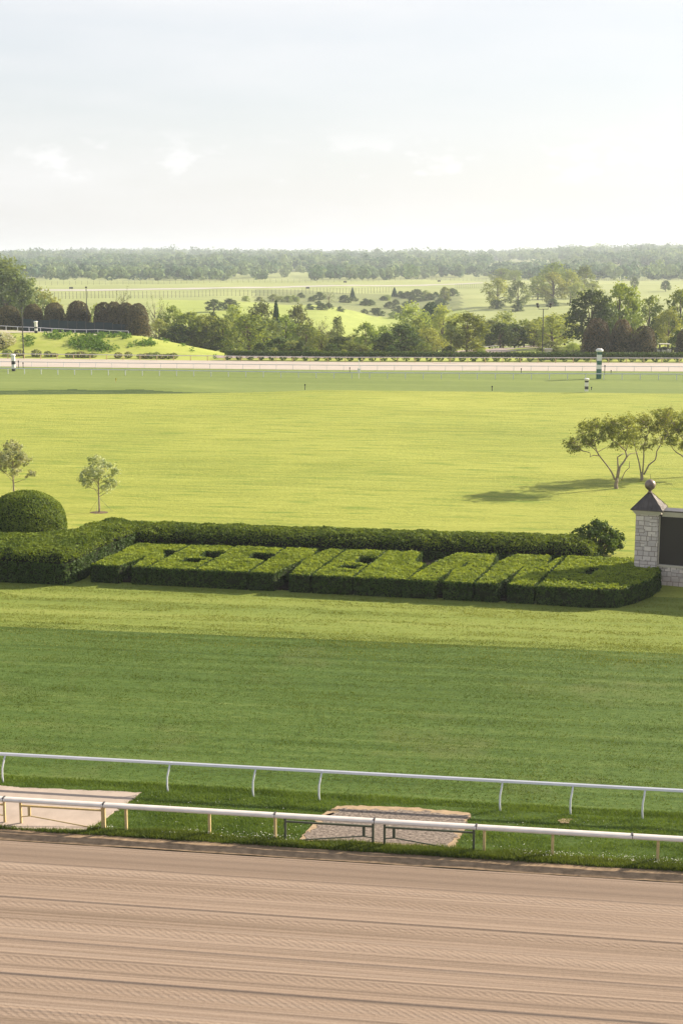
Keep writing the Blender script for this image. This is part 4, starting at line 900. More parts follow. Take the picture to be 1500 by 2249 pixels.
# ------------------------------------------------------------ tree kinds (unit height, copied and scaled)
def tree_kind(kind, seed):
    rng = np.random.default_rng(seed); e = empty('tree', (0, 0, -500)); mb = MB(); cl = []
    if kind in ('deep', 'mid', 'pale', 'grey'):
        n = {'deep': 34, 'mid': 30, 'pale': 26, 'grey': 26}[kind]; lo = {'deep': .16, 'mid': .14, 'pale': .2, 'grey': .2}[kind]
        for k in range(n):
            zz = lo + (1 - lo) * (k + .5) / n; t = (zz - lo) / (1 - lo); prof = math.sin(math.pi * min(1, .12 + t * .88) ** .8) ** .6 * .40
            a = k * 2.4 + rng.normal(0, .5); r = prof * rng.uniform(.45, 1.0); c = (math.cos(a) * r, math.sin(a) * r, zz * .93 + rng.normal(0, .02)); cl.append((c, rng.uniform(.085, .15)))
        mb.tube([(0, 0, -.03), (.01, 0, .2), (-.01, .01, .5), (.01, 0, .8)], [.028, .021, .014, .005], 7)
        for c, r in cl[::2]: mb.tube([(0, 0, c[2] * .45 + .04), (c[0] * .5, c[1] * .5, c[2] * .75), c], [.011, .007, .003], 4)
        per = {'deep': 5600, 'mid': 4300, 'pale': 3200, 'grey': 3000}[kind]; size = .0215
    elif kind == 'bare':
        mb.tube([(0, 0, -.03), (0, 0, .5), (.02, 0, .9)], [.022, .014, .003], 5)
        for k in range(26):
            a = rng.random() * 6.28; z0 = rng.uniform(.2, .7); r = rng.uniform(.15, .36); z1 = z0 + rng.uniform(.12, .3); mb.tube([(0, 0, z0), (math.cos(a) * r * .6, math.sin(a) * r * .6, (z0 + z1) / 2), (math.cos(a) * r, math.sin(a) * r, z1)], [.008, .005, .002], 4)
            cl.append(((math.cos(a) * r, math.sin(a) * r, z1), .07))
        per = 2200; size = .012
    elif kind in ('beech', 'cone', 'round', 'bush'):
        n = {'beech': 5600, 'cone': 2600, 'round': 2600, 'bush': 2200}[kind]; d = sph(n, rng); z = (d[:, 2] + 1) / 2
        if kind == 'beech': t = rng.random(n); prof = .40 * np.sqrt(np.clip(1 - (t * .99) ** 3.6, 0, 1)) * (.93 + .07 * np.cos(t * 5)); zz = .02 + .98 * t
        elif kind == 'cone': t = rng.random(n) ** 1.2; prof = .36 * (1 - t) ** .8 + .02; zz = .05 + .95 * t
        else: t = z; prof = .42 * np.sqrt(np.clip(1 - (2 * t - 1) ** 2, 0, 1)) ** .8 + .03; zz = .05 + .95 * t
        a = np.arctan2(d[:, 1], d[:, 0]); lump = 1 + (fbm(a * 2.2 + 9, zz * 7, seed, 3) - .5) * (.28 if kind != 'beech' else .30); rr = prof * lump * rng.uniform(.82, 1.07, n)
        P = np.column_stack([np.cos(a) * rr, np.sin(a) * rr, zz * (1 + .10 * (fbm(a * 2, zz * 4, 5) - .5))]); Nn = np.column_stack([np.cos(a), np.sin(a), (zz - .4) * 1.6])
        mb.tube([(0, 0, -.03), (0, 0, .55)], [.03, .012], 6)
        mb.lathe([(.30 if kind == 'beech' else .10, .1), (.33 if kind == 'beech' else .17, .3), (.24 if kind == 'beech' else .09, .65), (.05, .86)], n=10)
        mb.build('trunk', M['core'], e, True); k_ = {'beech': 'lf_copper', 'cone': 'lf_blue', 'round': 'lf_blue', 'bush': 'lf_mid'}[kind]
        leaves('crown', P, Nn, .021 if kind == 'beech' else .035, M[k_], e, rng, .8); return e
    mb.build('trunk', M['bark'], e, True); P, Nn = cluster_leaves(cl, per, rng, .8)
    # cluster_leaves counts by r*r: unit tree radii are small, so repeat until dense
    k = int(2600 * {'deep': 1.7, 'mid': 1.35, 'pale': 1.1, 'grey': 1.0, 'bare': .25}[kind] / max(1, len(P)) + 1)
    Q = [cluster_leaves(cl, per, rng, .8) for _ in range(k)]; P = np.vstack([q[0] for q in Q]); Nn = np.vstack([q[1] for q in Q])
    leaves('crown', P, Nn, size, M[{'deep': 'lf_deep', 'mid': 'lf_mid', 'pale': 'lf_pale', 'grey': 'lf_grey', 'bare': 'lf_grey'}[kind]], e, rng, .9); return e
KIND = {k: [tree_kind(k, 100 + 7 * i + s) for s in range(c)] for i, (k, c) in enumerate((('deep', 2), ('mid', 3), ('pale', 2), ('grey', 2), ('bare', 1), ('beech', 2), ('cone', 1), ('round', 2), ('bush', 1)))}
used = {}
def tree(kind, px, Y, toprow, wpx, label, name='tree', cat='tree', group=None, sink=0.0, base=None, X=None):
    v = KIND[kind]; k = used.get(kind, 0); used[kind] = k + 1
    e = v[k] if k < len(v) else copy_tree(v[k % len(v)])
    e.name = name
    x = XA(px, Y, 0) if X is None else X; z = g1(x, Y) - sink if base is None else base
    hh = max(.8, ZT(toprow, Y) - z); w = wpx * Y / 3124
    for a in ('label', 'category', 'group'):
        if a in e: del e[a]
    e.location = (x, Y, z); e.scale = (w / .8, w / .8, hh); e.rotation_euler = (0, 0, (k * 2.17) % 6.28); tag(e, label, cat, group); return e
def mtree(kind, px, baserow, toprow, wpx, label, **kw):
    q = MARCH(px, baserow)
    return tree(kind, px, q[1], toprow, wpx, label, X=q[0], **kw)
TV = 'trees of the valley behind the far track'
VAL = 'trees in the valley behind the far track'
vt = [  # kind, px, Y, top row, width px, label
 ('grey', 12, 470, 566, 120, 'tall pale tree at the far left edge behind the copper trees'), ('deep', 18, 430, 600, 95, 'dark broad tree at the left edge, directly behind the first copper tree'),
 ('grey', 62, 440, 612, 90, 'mid green tree behind the second copper tree'), ('pale', 95, 450, 640, 70, 'low pale tree behind the gap between second and third copper trees'),
 ('pale', 215, 430, 668, 40, 'small pale tree peeping between the lone copper tree and the merged row'),
 ('bare', 268, 520, 634, 34, 'nearly leafless tree above the merged copper row'), ('bare', 342, 420, 655, 36, 'bare stemmed tree just right of the merged copper row'), ('bare', 362, 430, 658, 34, 'second bare stemmed tree right of the copper row'),
 ('mid', 385, 360, 672, 55, 'bright tree at the left of the valley wood beside the mound slope'), ('mid', 420, 350, 685, 60, 'rounded tree second from the left of the valley wood'), ('pale', 350, 345, 705, 45, 'low pale tree at the top of the mound slope'), ('deep', 395, 325, 715, 60, 'dark low tree at the right foot of the mound crest'),
 ('mid', 455, 345, 690, 60, 'rounded tree in front of two dark evergreen domes'), ('mid', 440, 318, 722, 62, 'leafy low tree above the tail of the mound'), ('mid', 490, 325, 700, 60, 'broad tree left of the big spreading one'), ('deep', 485, 300, 742, 50, 'dark low tree at the end of the mound tail'),
 ('pale', 512, 380, 670, 55, 'pale tree rising behind the big spreading tree'), ('mid', 548, 315, 688, 88, 'big spreading tree with visible trunk left of centre'), ('grey', 575, 370, 665, 60, 'grey green tree behind and right of the big spreading tree'), ('grey', 590, 325, 700, 60, 'grey green tree right of the big spreading tree'),
 ('cone', 607, 380, 664, 26, 'narrow dark pointed tree left of centre'), ('mid', 628, 330, 692, 58, 'mid green tree below the narrow pointed tree'), ('grey', 655, 375, 672, 52, 'tall rounded grey green tree near the open pasture edge'), ('deep', 612, 300, 745, 60, 'dark undergrowth tree below the narrow pointed tree'),
 ('mid', 672, 330, 712, 56, 'light green tree in front of the pasture edge'), ('pale', 640, 300, 752, 46, 'small pale tree low by the track hedge left of centre'), ('bare', 700, 350, 700, 40, 'leafless tree against the pasture left of the pointed one'), ('grey', 740, 345, 698, 30, 'slim grey tree against the pasture'),
 ('bare', 718, 335, 712, 36, 'leafless tree between the slim grey tree and the wood'), ('mid', 706, 310, 735, 56, 'broad low tree near centre by the track hedge'), ('deep', 748, 305, 742, 50, 'dark low tree just left of the upright centre tree'), ('mid', 770, 302, 750, 50, 'low bright tree at centre by the track hedge'),
 ('mid', 803, 325, 708, 42, 'upright pointed tree at the centre against the pasture'), ('pale', 822, 305, 748, 48, 'low pale tree right of the upright centre tree'), ('mid', 842, 350, 715, 50, 'grey green tree behind the dark broad centre tree'),
 ('deep', 882, 305, 716, 92, 'broad dark green tree right of centre'), ('pale', 905, 400, 672, 80, 'tall pale crowned tree above the dark broad one'), ('mid', 918, 345, 698, 50, 'mid green tree behind the dark broad one'), ('pale', 940, 310, 722, 62, 'pale leafy tree right of the dark broad one'),
 ('round', 948, 470, 668, 34, 'dark blue green evergreen above the pale leafy wood'), ('pale', 972, 370, 676, 60, 'pale tree with loose crown right of the dark evergreen'), ('grey', 990, 330, 712, 44, 'grey green tree left of the bright pyramidal tree'), ('pale', 1000, 390, 690, 50, 'pale tree behind the bright pyramidal tree'),
 ('mid', 1025, 302, 686, 74, 'bright pyramidal tree standing clear by the track hedge'), ('grey', 1075, 345, 705, 56, 'grey green thicket tree right of the bright pyramidal tree'), ('deep', 1098, 338, 712, 56, 'dark thicket tree above the curving road'), ('pale', 1105, 360, 690, 60, 'pale thicket tree above the curving road'),
 ('deep', 1130, 345, 715, 50, 'dark thicket tree above the middle of the curving road'), ('mid', 1150, 350, 702, 46, 'thicket tree left of the floodlight pole'), ('pale', 1172, 345, 706, 50, 'pale thicket tree just left of the floodlight pole'), ('pale', 1212, 335, 694, 74, 'wide pale tree just right of the floodlight pole'), ('mid', 1182, 350, 698, 44, 'light green tree directly behind the floodlight pole'),
 ('pale', 1240, 350, 690, 56, 'pale tree left of the big dark right hand tree'), ('grey', 1206, 292, 752, 48, 'small grey shrubby tree on the bright grass right of the floodlight pole'), ('pale', 1258, 290, 756, 36, 'small pale shrubby tree beside the first copper cone'),
 ('deep', 1296, 318, 640, 92, 'large dark green tree behind the right copper cones'), ('mid', 1357, 330, 618, 74, 'tall lighter tree with bare trunk behind the middle copper cone'), ('deep', 1330, 312, 680, 60, 'dark tree between the large dark one and the middle copper cone'), ('mid', 1388, 325, 690, 50, 'mid green tree above the third copper cone'),
 ('mid', 1424, 350, 650, 56, 'rounded tree on the right above the third copper cone'), ('deep', 1440, 320, 700, 30, 'dark narrow tree right of the third copper cone'), ('pale', 1466, 315, 680, 52, 'light crowned tree above the parked cart'), ('mid', 1490, 350, 632, 76, 'tall tree at the right edge of the view'), ('deep', 1488, 300, 728, 34, 'dark low tree behind the cart fence'),
]
for k, px, Y, t, w, lb in vt:
  if 300 < px < 522: Y = max(Y, 352)
  tree(k, px, Y, t - 3, w * 1.3, lb, group=VAL, sink=.3)
for px, b, t, w in ((470, 686, 657, 34), (505, 682, 656, 36)): mtree('deep', px, b, t, w * 1.15, 'dark domed evergreen on the pasture crest, ' + ('left' if px < 500 else 'right') + ' one of the pair', name='evergreen', group='pair of dark evergreens')
for i, (px, t, w, kd) in enumerate(((528, 762, 30, 'mid'), (572, 752, 40, 'deep'), (602, 764, 28, 'pale'), (662, 750, 44, 'deep'), (690, 762, 30, 'mid'), (728, 754, 40, 'deep'), (792, 756, 36, 'mid'), (858, 760, 34, 'deep'), (930, 750, 46, 'mid'), (985, 760, 36, 'deep'), (1056, 764, 28, 'mid'), (755, 766, 24, 'pale'))):
    tree(kd, px, 298 - i % 3 * 2, t, w, 'low leafy bush filling the wood edge behind the track hedge', name='bush', cat='bush', group='low bushes at the wood edge', sink=1.2)
for i, (px, Y, t, kd) in enumerate(((470, 400, 688, 'deep'), (530, 400, 692, 'deep'), (650, 390, 706, 'deep'), (690, 380, 722, 'mid'), (730, 370, 728, 'deep'), (780, 370, 730, 'mid'), (860, 380, 726, 'deep'), (925, 420, 704, 'deep'), (960, 410, 706, 'mid'), (1060, 390, 716, 'deep'), (610, 400, 700, 'deep'), (570, 410, 698, 'mid'), (430, 400, 700, 'deep'), (1220, 370, 712, 'deep'), (1180, 370, 716, 'deep'))):
    tree(kd, px, Y, t, 62, 'tree mass deep in the valley wood, mostly hidden by nearer crowns', group='hidden trees deep in the valley wood')
# trees with long shadows on the right hand hillside
hill = [('pale', 1092, 674, 612, 54, 'pale tree at the left of the hillside clump'), ('grey', 1137, 678, 616, 42, 'slim pale tree leaning beside the left hillside tree'), ('mid', 1180, 658, 604, 40, 'green tree in the middle of the hillside clump'), ('mid', 1212, 650, 574, 56, 'tallest dark topped tree of the hillside clump'),
        ('pale', 1214, 668, 596, 58, 'broad pale tree of the hillside clump with a dark shrub at its foot'), ('pale', 1252, 666, 594, 36, 'slender pale tree right of the broad pale hillside tree'), ('grey', 1282, 655, 584, 48, 'grey green tree at the right end of the hillside clump'), ('pale', 1268, 668, 618, 36, 'low pale tree below the right end of the hillside clump'), ('pale', 1300, 665, 620, 40, 'faint pale tree at the right foot of the hillside clump')]
for k, px, b, t, w, lb in hill: mtree(k, px, b, t, w * 1.3, lb, group='trees on the right hand hillside')
for px, b, t, w, lb in ((1090, 678, 658, 30, 'dark round shrub at the foot of the leftmost hillside tree'), (1137, 684, 660, 24, 'dark round shrub at the foot of the leaning hillside tree'), (1213, 673, 656, 26, 'dark round shrub at the foot of the broad pale hillside tree')): mtree('deep', px, b, t, w * 1.15, lb, sink=1.5, name='shrub', cat='shrub', group='dark shrubs under the hillside trees')
mtree('deep', 1393, 634, 609, 18, 'lone dark tree on the open plateau above the tall right hand tree', group='lone trees on the plateau'); mtree('deep', 1461, 640, 616, 24, 'lone rounded tree on the open plateau near the right edge', group='lone trees on the plateau')
mtree('mid', 1100, 618, 588, 50, 'distant tree beyond the plateau fence left of the hillside clump'); mtree('mid', 1130, 620, 592, 40, 'second distant tree beyond the plateau fence left of the hillside clump')
# shrubs of the gully
gul = [(430, 460), (450, 470), (483, 445), (555, 470), (605, 450), (600, 495), (665, 515), (620, 520), (740, 535), (770, 468), (832, 468), (940, 492), (910, 490), (965, 545), (990, 555), (1025, 465), (1050, 460), (1065, 510), (1105, 490), (1125, 540), (1175, 500), (1140, 437), (1185, 442), (1205, 440), (1245, 430), (1280, 465), (1300, 430), (1330, 455), (1370, 440), (1400, 490), (1430, 495), (1345, 560), (1380, 510), (1340, 580), (1480, 425), (1150, 445), (540, 520), (395, 468), (350, 465), (300, 462), (210, 468), (120, 466), (1220, 470), (1440, 470), (1090, 575), (900, 550)]
for i, (cx_, cy_) in enumerate(gul):
    px = 500 + cx_ / 3; row = 500 + cy_ / 3; w = (12, 15, 18, 13, 20)[i % 5] if i > 2 else 13; hh = w * .85
    pale_ = i in (0, 1, 26, 37, 38, 39, 40, 41, 16, 44); q = MARCH(px, row + hh / 2)
    tree('mid' if pale_ else 'deep', px, q[1], row - hh / 2, w * 1.5, 'light green bush growing in the gully on the far pasture' if pale_ else 'dark rounded bush scattered along the gully in the far pasture', name='bush', cat='bush', group='light bushes of the gully' if pale_ else 'dark bushes of the gully', X=q[0], sink=1.3)
mtree('cone', 774, 655, 631, 13, 'dark pointed evergreen in the gully left of centre', name='conifer', group='pointed evergreens of the gully'); mtree('cone', 866, 652, 631, 15, 'dark pointed evergreen in the gully right of centre', name='conifer', group='pointed evergreens of the gully')
mtree('mid', 976, 668, 628, 26, 'upright green tree at the right end of the gully bushes'); mtree('bare', 722, 678, 636, 30, 'pale leafless tree among the gully bushes')
# copper trees
LC = [(22, 666, 50, 'copper leaved dome tree at the left edge on the mound'), (75, 662, 43, 'second copper dome tree from the left on the mound'), (123, 659, 46, 'third copper dome tree from the left on the mound'), (174, 655, 50, 'tallest lone copper tree beside the dark light pole on the mound'),
      (230, 658, 42, 'leftmost tree of the merged copper row'), (254, 657, 40, 'second tree of the merged copper row'), (279, 659, 42, 'third tree of the merged copper row'), (304, 661, 46, 'right end tree of the merged copper row, leafy to the ground')]
for px, t, w, lb in LC: tree('beech', px, 338 if px < 290 else 331, t + 6, w * 1.22, lb, name='copper_tree', group='clipped copper trees')
RC = [(1309, 700, 68, 'tall copper cone tree behind the green banded pole'), (1363, 702, 54, 'middle copper cone tree on the right'), (1412, 716, 58, 'third copper cone tree left of the parked cart'), (1503, 722, 46, 'copper cone tree cut by the right edge')]
for px, t, w, lb in RC: tree('beech', px, 283, t, w * 1.0, lb, name='copper_tree', group='clipped copper trees')
wb = tree('bush', 2, 290, 730, 60, 'pale blossoming bush at the left edge below the mound', name='blossom_bush', cat='bush')
for c in list(wb.children):
    if c.name.startswith('crown'):
        c.data = c.data.copy(); c.data.materials.clear(); c.data.materials.append(M['lf_blossom'])
for protos in KIND.values():                     # kinds built but never planted
    for o in protos:
        if 'label' not in o:
            for c in list(o.children): bpy.data.objects.remove(c, do_unlink=True)
            bpy.data.objects.remove(o, do_unlink=True)
# ------------------------------------------------------------ mound: chute track, windscreen, rails, ivy
M['screen_cloth'] = mat_plain('blue green windscreen cloth', (.018, .035, .045), .8, .15, 1.5)
ymT = 312
def strip(name, P0, P1, m, lift=.06, n=50, kind='structure'):
    """sheet between two ground polylines, draped on the terrain"""
    A = np.array(P0); B = np.array(P1); V = []; m_ = 5
    for j in range(m_):
        for i in range(n):
            t = i / (n - 1) * (len(A) - 1); k = min(int(t), len(A) - 2); f = t - k; a = A[k] * (1 - f) + A[k + 1] * f; b = B[k] * (1 - f) + B[k + 1] * f; q = a + (b - a) * j / (m_ - 1); V.append((q[0], q[1], g1(q[0], q[1]) + lift))
    i = np.arange(n * m_).reshape(m_, n); F4 = np.stack([i[:-1, :-1].ravel(), i[:-1, 1:].ravel(), i[1:, 1:].ravel(), i[1:, :-1].ravel()], 1)
    return tag(link(name, mesh_np(name, np.array(V), F4), None, m), kind=kind)
zc = g1(-60, 316)
strip('chute_track', [(-120, 307), (-80, 307), (-47.5, 308)], [(-120, 326), (-80, 326), (-47.5, 326)], M['far_dirt'])
cr = empty('chute_rail', (-70, 325, 0)); tag(cr, 'white rail ending on top of the mound in front of the dark windscreen', 'rail')
xs_ = [-115 + 2.6 * k for k in range(26)]; xs_ = [x for x in xs_ if x < -48.5] + [-48.3]
MB().tube([(x + 70, 0, g1(x, 325) + 1.0) for x in xs_], .07, 6).build('rail_bar', M['white_al'], cr)
for x in xs_: MB().box(x + 70 - .05, x + 70 + .05, -.05, .05, g1(x, 325) - .1, g1(x, 325) + .98).build('post', M['white_al'], cr)
cr = empty('chute_rail', (-84, 329, 0)); tag(cr, 'second white rail farther back on the mound at the left edge', 'rail')
xs_ = [-112, -105, -98, -91, -84, -79]; MB().tube([(x + 84, 0, g1(x, 329) + 1.45) for x in xs_], .08, 6).build('rail_bar', M['white_al'], cr)
for x in xs_: MB().box(x + 84 - .06, x + 84 + .06, -.05, .05, g1(x, 329) - .1, g1(x, 329) + 1.4).build('post', M['white_al'], cr)
ws = empty('windscreen_fence', (-65, 330, 0)); tag(ws, 'dark blue green windscreen fence standing below the copper trees', 'fence')
x0, x1 = XA(52, 330, 4), XA(287, 330, 4); n = 13; xv = np.linspace(x0, x1, n)
for a, b in zip(xv, xv[1:]):
    if abs((a + b) / 2 - XA(207, 330, 4)) < 1.2: pass
    MB().box(a + 65 + .05, b + 65 - .05, -.03, .03, g1(a, 330) + .05, g1(a, 330) + 2.9 + .12 * math.sin(a)).build('cloth_panel', M['screen_cloth'], ws)
for a in xv: MB().box(a + 65 - .06, a + 65 + .06, -.05, .05, g1(a, 330) - .1, g1(a, 330) + 3.1).build('post', M['metal_dark'], ws)
q = MARCH(80, 729); fp = furlong_pole((XA(80, 305, 4), 305, g1(XA(80, 305, 4), 305)), 2.55, .55, [(0, .22, 'pole_b'), (.22, .40, 'pole_w'), (.40, .52, 'pole_b'), (.52, .90, 'pole_w')], 'black and white pole on top of the grassy mound')
# ivy patches
rng = np.random.default_rng(77); P = []; Nn = []
for cx_, cy_, rx, ry, n in ((130, 737, 36, 10, 1700), (200, 742, 38, 12, 2400), (195, 757, 45, 14, 3000), (220, 768, 42, 9, 2000), (255, 738, 36, 9, 1500), (320, 755, 26, 9, 1100), (363, 747, 14, 6, 450), (62, 745, 18, 6, 350), (65, 758, 10, 4, 200), (303, 729, 9, 3, 200), (28, 745, 12, 4, 200), (292, 764, 12, 4, 200), (400, 760, 10, 2, 80), (425, 772, 8, 2, 60), (475, 787, 8, 2, 60)):
    for _ in range(n):
        a = rng.random() * 6.283; r = math.sqrt(rng.random()); px = cx_ + math.cos(a) * r * rx; py = cy_ + math.sin(a) * r * ry
        if vnoise(px / 6, py / 3, 5) < .33 + .25 * r: continue
        # spread on the ground around the patch middle
        P.append((px, py))
PP = []
cache = {}
for px, py in P:
    key = (round(px / 3), round(py / 1.5))
    if key not in cache: cache[key] = MARCH(key[0] * 3, key[1] * 1.5)
    q = cache[key]
    if q is None or q[1] > 345: continue
    x = q[0] + rng.uniform(-.2, .2); y = q[1] + rng.uniform(-.6, .6); PP.append((x, y, g1(x, y) + rng.uniform(.02, .75) ** 1.3))
PP = np.array(PP); o = leaves('ivy', PP, np.tile([0, -.3, 1.], (len(PP), 1)), .20, M['lf_ivy'], None, rng, .8); tag(o, 'green ivy patches creeping over the sunny face of the mound', 'ground cover', kind='stuff')
# ------------------------------------------------------------ valley road, black fences, parked cart
M['road'] = mat_plain('pinkish road', (.36, .29, .25), .9, .06, .3)
def gp_(px, row): q = MARCH(px, row); return (q[0], q[1])
strip('road', [gp_(x, y) for x, y in ((470, 787), (640, 787), (800, 787), (960, 783), (1080, 777), (1150, 769), (1190, 763))], [gp_(x, y) for x, y in ((470, 781), (640, 781), (800, 780), (960, 775), (1075, 768), (1140, 762), (1190, 758))], M['road'], .08)
rr_ = empty('road_rail', (0, 300, 0)); tag(rr_, 'low dark guard rail along the curving valley road', 'rail')
rp = [gp_(x, y) for x, y in ((1060, 769), (1080, 767), (1100, 765), (1120, 763.5), (1140, 761.5), (1160, 759.5), (1175, 758))]
MB().tube([(x, y - 300, g1(x, y) + .7) for x, y in rp], .10, 5).build('rail_bar', M['metal_dark'], rr_)
for x, y in rp: MB().box(x - .06, x + .06, y - 300 - .06, y - 300 + .06, g1(x, y) - .1, g1(x, y) + .7).build('post', M['metal_dark'], rr_)
def picket(px0, px1, Y, hh, label):
    xa, xb = XA(px0, Y), XA(px1, Y); e = empty('picket_fence', ((xa + xb) / 2, Y, g1((xa + xb) / 2, Y))); tag(e, label, 'fence', 'black picket fences at the right'); L = (xb - xa) / 2
    c = MB(); c.box(-L, L, -.04, .0, .35, .45).box(-L, L, -.04, .0, hh - .35, hh - .25); c.build('crossbar', M['pole_b'], e)
    c = MB()
    for x in np.arange(-L, L, .24): c.box(x - .06, x + .06, .005, .035, 0, hh)
    c.build('pickets', M['pole_b'], e)
    for x in np.linspace(-L, L, 5): MB().box(x - .08, x + .08, -.14, -.045, -.1, hh + .1).build('post', M['pole_b'], e)
picket(1200, 1285, 281, 1.55, 'black picket fence right of the floodlight pole'); picket(1438, 1486, 281, 2.1, 'black picket fence in front of the parked cart')
x = XA(1457, 290); zc = g1(x, 290); e = empty('utility_cart', (x, 290, zc)); tag(e, 'pale roofed utility cart parked behind the black fence at the right', 'cart')
MB().box(-1.6, 1.6, -.7, .7, .45, 1.15).build('body', M['pole_w'], e, bevel=.12); MB().box(-1.0, 1.1, -.72, .72, 2.25, 2.38).build('roof', M['white_cover'], e, bevel=.05)
for sx in (-.95, 1.0):
    for sy in (-.65, .65): MB().tube([(sx, sy, 1.1), (sx * .9, sy, 2.27)], .04, 5).build('roof_post', M['metal_dark'], e)
for sx in (-1.1, 1.1):
    for sy in (-.7, .62):
        w = MB().tube([(sx, sy, .35), (sx, sy + .16, .35)], .34, 14).build('wheel', M['pole_b'], e)
MB().box(-.3, .4, -.6, .6, 1.15, 1.75).build('seat', M['metal_dark'], e, bevel=.08); MB().box(-.98, -.94, -.62, .62, 1.15, 2.2).build('windscreen', M['metal_dark'], e)
# ------------------------------------------------------------ airfield plateau
M['runway'] = mat_plain('pale runway', (.47, .44, .38), .9, .05, .02)
def gp2(px, Y): return (XA(px, Y, 0), Y)
strip('runway', [gp_(x, y) for x, y in ((40, 639), (300, 637.5), (600, 633), (800, 628.5), (1060, 622))], [gp_(x, y) for x, y in ((40, 636), (300, 634.5), (600, 630.5), (800, 626.5), (1060, 620.5))], M['runway'], .12)
M['wire'] = mat_plain('fence wire', (.16, .15, .12), .7, .1, 2)
def wire_fence(label, pts, hh, npost, pr=.09):
    P = [MARCH(*p) for p in pts]; P = [q for q in P if q]; L = np.linspace(0, len(P) - 1, npost); o0 = P[0]; e = empty('wire_fence', o0); tag(e, label, 'fence', 'wire fences of the airfield')
    Q = []
    for t in L:
        k = min(int(t), len(P) - 2); f = t - k; x = P[k][0] * (1 - f) + P[k + 1][0] * f; y = P[k][1] * (1 - f) + P[k + 1][1] * f; Q.append((x - o0[0], y - o0[1], g1(x, y) - o0[2]))
    me0 = None
    for q in Q:
        if me0 is None: o = MB().box(-pr, pr, -pr, pr, -.2, hh).build('post', M['wire'], e); me0 = o.data
        else: o = link('post', me0, e)
        o.location = q
    c = MB()
    for z in np.linspace(.4, hh - .1, 5): c.tube([(q[0], q[1], q[2] + z) for q in Q], .022, 3)
    c.build('wires', M['wire'], e); return e
wire_fence('tall wire fence along the near edge of the airfield', [(113, 657), (300, 656), (500, 650), (700, 645), (860, 642)], 3.6, 95)
wire_fence('wire fence beyond the runway at the edge of the far woods', [(-20, 627), (300, 625), (600, 621), (900, 616.5), (1120, 614)], 2.8, 98, .07)
wire_fence('wire fence on the plateau right of the hillside trees', [(1310, 617), (1400, 616), (1520, 615)], 2.6, 40, .07)
wire_fence('wire fence on the plateau left of the hillside trees', [(1000, 634), (1080, 634), (1180, 632)], 3.0, 40, .07)
for i, (px, row, lb) in enumerate(((157, 636, 'dark runway sign box far left by the runway'), (676, 636, 'dark runway sign on a post left of centre'), (758, 622, 'dark runway sign box near the centre'), (964, 620, 'dark runway sign box right of centre'))):
    q = MARCH(px, row); e = empty('runway_sign', q); tag(e, lb, 'sign', 'runway signs'); MB().box(-1.2, 1.2, -.2, .2, .5, 1.6).build('panel', M['metal_dark'], e, bevel=.05)
    for s in (-.8, .8): MB().box(s - .06, s + .06, -.05, .05, -.1, .5).build('leg', M['metal_dark'], e)
M['wallw'] = mat_plain('pale wall', (.62, .58, .52), .8, .05, .3); M['roofg'] = mat_plain('grey roof', (.42, .40, .38), .7, .1, .3)
def shed(px, row, w, d, hh, label, tower=False):
    q = MARCH(px, row); e = empty('house' if tower else 'barn', q); tag(e, label, 'building')
    MB().box(-w / 2, w / 2, -d / 2, d / 2, -1, hh).build('wall', M['wallw'], e)
    r = MB(); r.add([(-w / 2 - .5, -d / 2 - .5, hh), (w / 2 + .5, -d / 2 - .5, hh), (w / 2 + .5, d / 2 + .5, hh), (-w / 2 - .5, d / 2 + .5, hh), (-w / 2 - .5, 0, hh * 1.6), (w / 2 + .5, 0, hh * 1.6)], [(0, 1, 5, 4), (2, 3, 4, 5), (0, 4, 3), (1, 2, 5), (3, 2, 1, 0)]); r.build('roof', M['roofg'], e)
    for k in range(3): MB().box(-w * .35 + k * w * .3 - .7, -w * .35 + k * w * .3 + .7, -d / 2 - .06, -d / 2 + .02, hh * .35, hh * .75).build('window', M['screen_cloth'], e)
    return e
shed(955, 600, 14, 8, 3.2, 'low pale barn on the light slope below the far woods'); shed(407, 594, 7, 7, 6.0, 'small white house among the far woods at the left', True)
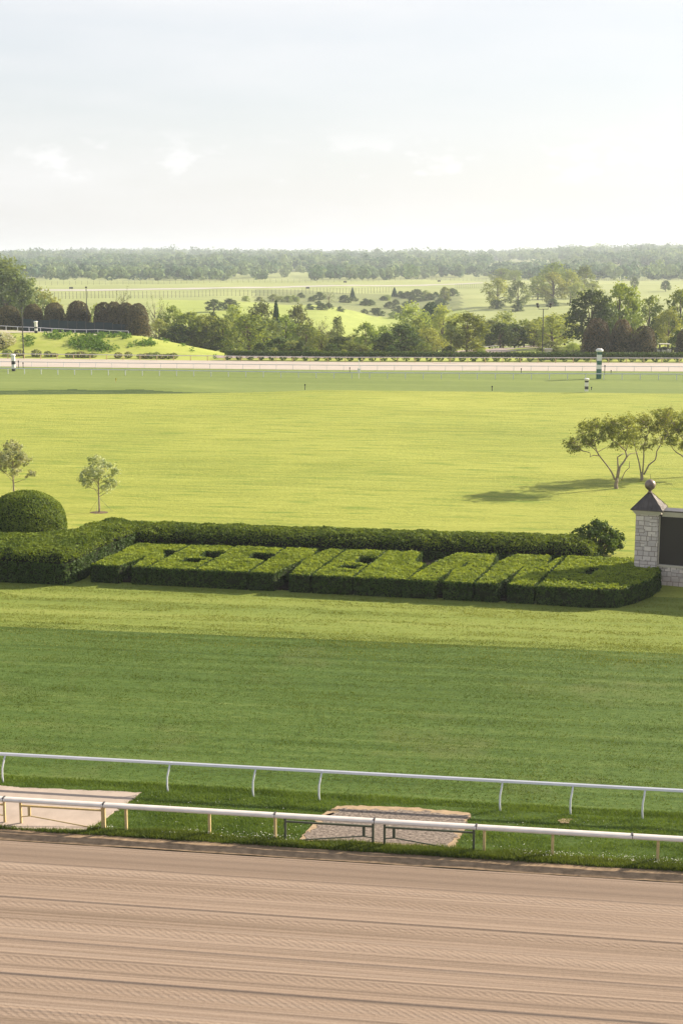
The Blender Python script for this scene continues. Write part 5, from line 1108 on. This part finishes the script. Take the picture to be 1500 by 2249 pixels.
# ------------------------------------------------------------ far woods
def woods(name, n, Y0, Y1, seed, nl, label, m, hmin=9, hmax=17, clear=(), edge=None):
    rng = np.random.default_rng(seed); Y = Y0 * (Y1 / Y0) ** rng.random(n); t = rng.uniform(-.30, .30, n); X = t * Y
    keep = fbm(X / 130, Y / 300, seed) > .36
    for (ta, tb, ya, yb) in clear: keep &= ~((t > ta) & (t < tb) & (Y > ya) & (Y < yb))
    if edge: keep &= Y > edge(t)
    X, Y = X[keep], Y[keep]; n = len(X); hh = rng.uniform(hmin, hmax, n) * (.75 + .6 * fbm(X / 90, Y / 200, seed + 3)); w = hh * rng.uniform(.42, .75, n); Z = hgt(X, Y)
    T = np.repeat(np.arange(n), nl); d = sph(n * nl, rng); tint = rng.random(n)
    # four uneven lobes per crown
    lob = rng.integers(0, 5, n * nl); lo = rng.normal(0, .33, (n, 5, 3)); c = lo[T, lob] * np.array([1, 1, .75])
    P = np.column_stack([X[T] + (c[:, 0] + d[:, 0] * .42) * w[T], Y[T] + (c[:, 1] + d[:, 1] * .42) * w[T], Z[T] + hh[T] * .55 + (c[:, 2] + d[:, 2] * .48) * hh[T] * .45])
    V = leaf_quads(P, d, (.9 + Y[T] / 2600), rng, .22, .8); me = mesh_np(name, V, np.arange(len(V)).reshape(-1, 4))
    at = me.attributes.new('tint', 'FLOAT', 'POINT'); at.data.foreach_set('value', np.repeat(tint[T], 4).astype(np.float32))
    o = link(name, me, None, m); tag(o, label, 'woodland', kind='stuff'); return o
def mat_woods():
    m, nt = mat('woodland'); at = N(nt, 'ShaderNodeAttribute', attribute_name='tint'); geo = N(nt, 'ShaderNodeNewGeometry')
    f = math_(nt, 'ADD', math_(nt, 'MULTIPLY', at.outputs['Fac'], .8), math_(nt, 'MULTIPLY', geo.outputs['Random Per Island'], .2))
    col = ramp(nt, f, [(0, (.045, .10, .055)), (.45, (.115, .19, .09)), (.8, (.21, .28, .12)), (1, (.32, .38, .17))])
    b = N(nt, 'ShaderNodeBsdfDiffuse'); nt.links.new(col, b.inputs[0]); t = N(nt, 'ShaderNodeBsdfTranslucent'); nt.links.new(col, t.inputs[0])
    mx = N(nt, 'ShaderNodeMixShader'); mx.inputs[0].default_value = .3; nt.links.new(b.outputs[0], mx.inputs[1]); nt.links.new(t.outputs[0], mx.inputs[2]); finish(nt, mx.outputs[0]); return m
M['woods'] = mat_woods()
woods('woodland', 1100, 1270, 1900, 201, 130, 'near edge of the far woods beyond the airfield', M['woods'], 9, 17, clear=((-.052, -.02, 1270, 1560), (.05, .125, 1270, 1500), (-.075, -.06, 1270, 1500)))
woods('woodland', 1700, 1800, 2900, 202, 90, 'middle belt of the far woods fading in the haze', M['woods'], 10, 21, clear=((-.06, -.03, 1800, 2000),))
woods('woodland', 2200, 2800, 4600, 203, 60, 'most distant hazy woods along the horizon', M['woods'], 13, 26)
woods('woodland', 1800, 4600, 7500, 204, 40, 'faint blue wooded skyline', M['woods'], 16, 32)
# ------------------------------------------------------------ air
hz = MB().box(-9000, 9000, -80, 14500, -40, 75).build('haze', None); m, nt = mat('haze air'); hz.data.materials.append(m)
pv = N(nt, 'ShaderNodeVolumePrincipled'); pv.inputs['Color'].default_value = (.86, .93, 1.0, 1); pv.inputs['Density'].default_value = .00018; pv.inputs['Anisotropy'].default_value = .3
o_ = N(nt, 'ShaderNodeOutputMaterial'); nt.links.new(pv.outputs[0], o_.inputs['Volume']); tag(hz, 'thin summer haze over the valley', 'haze', kind='stuff')
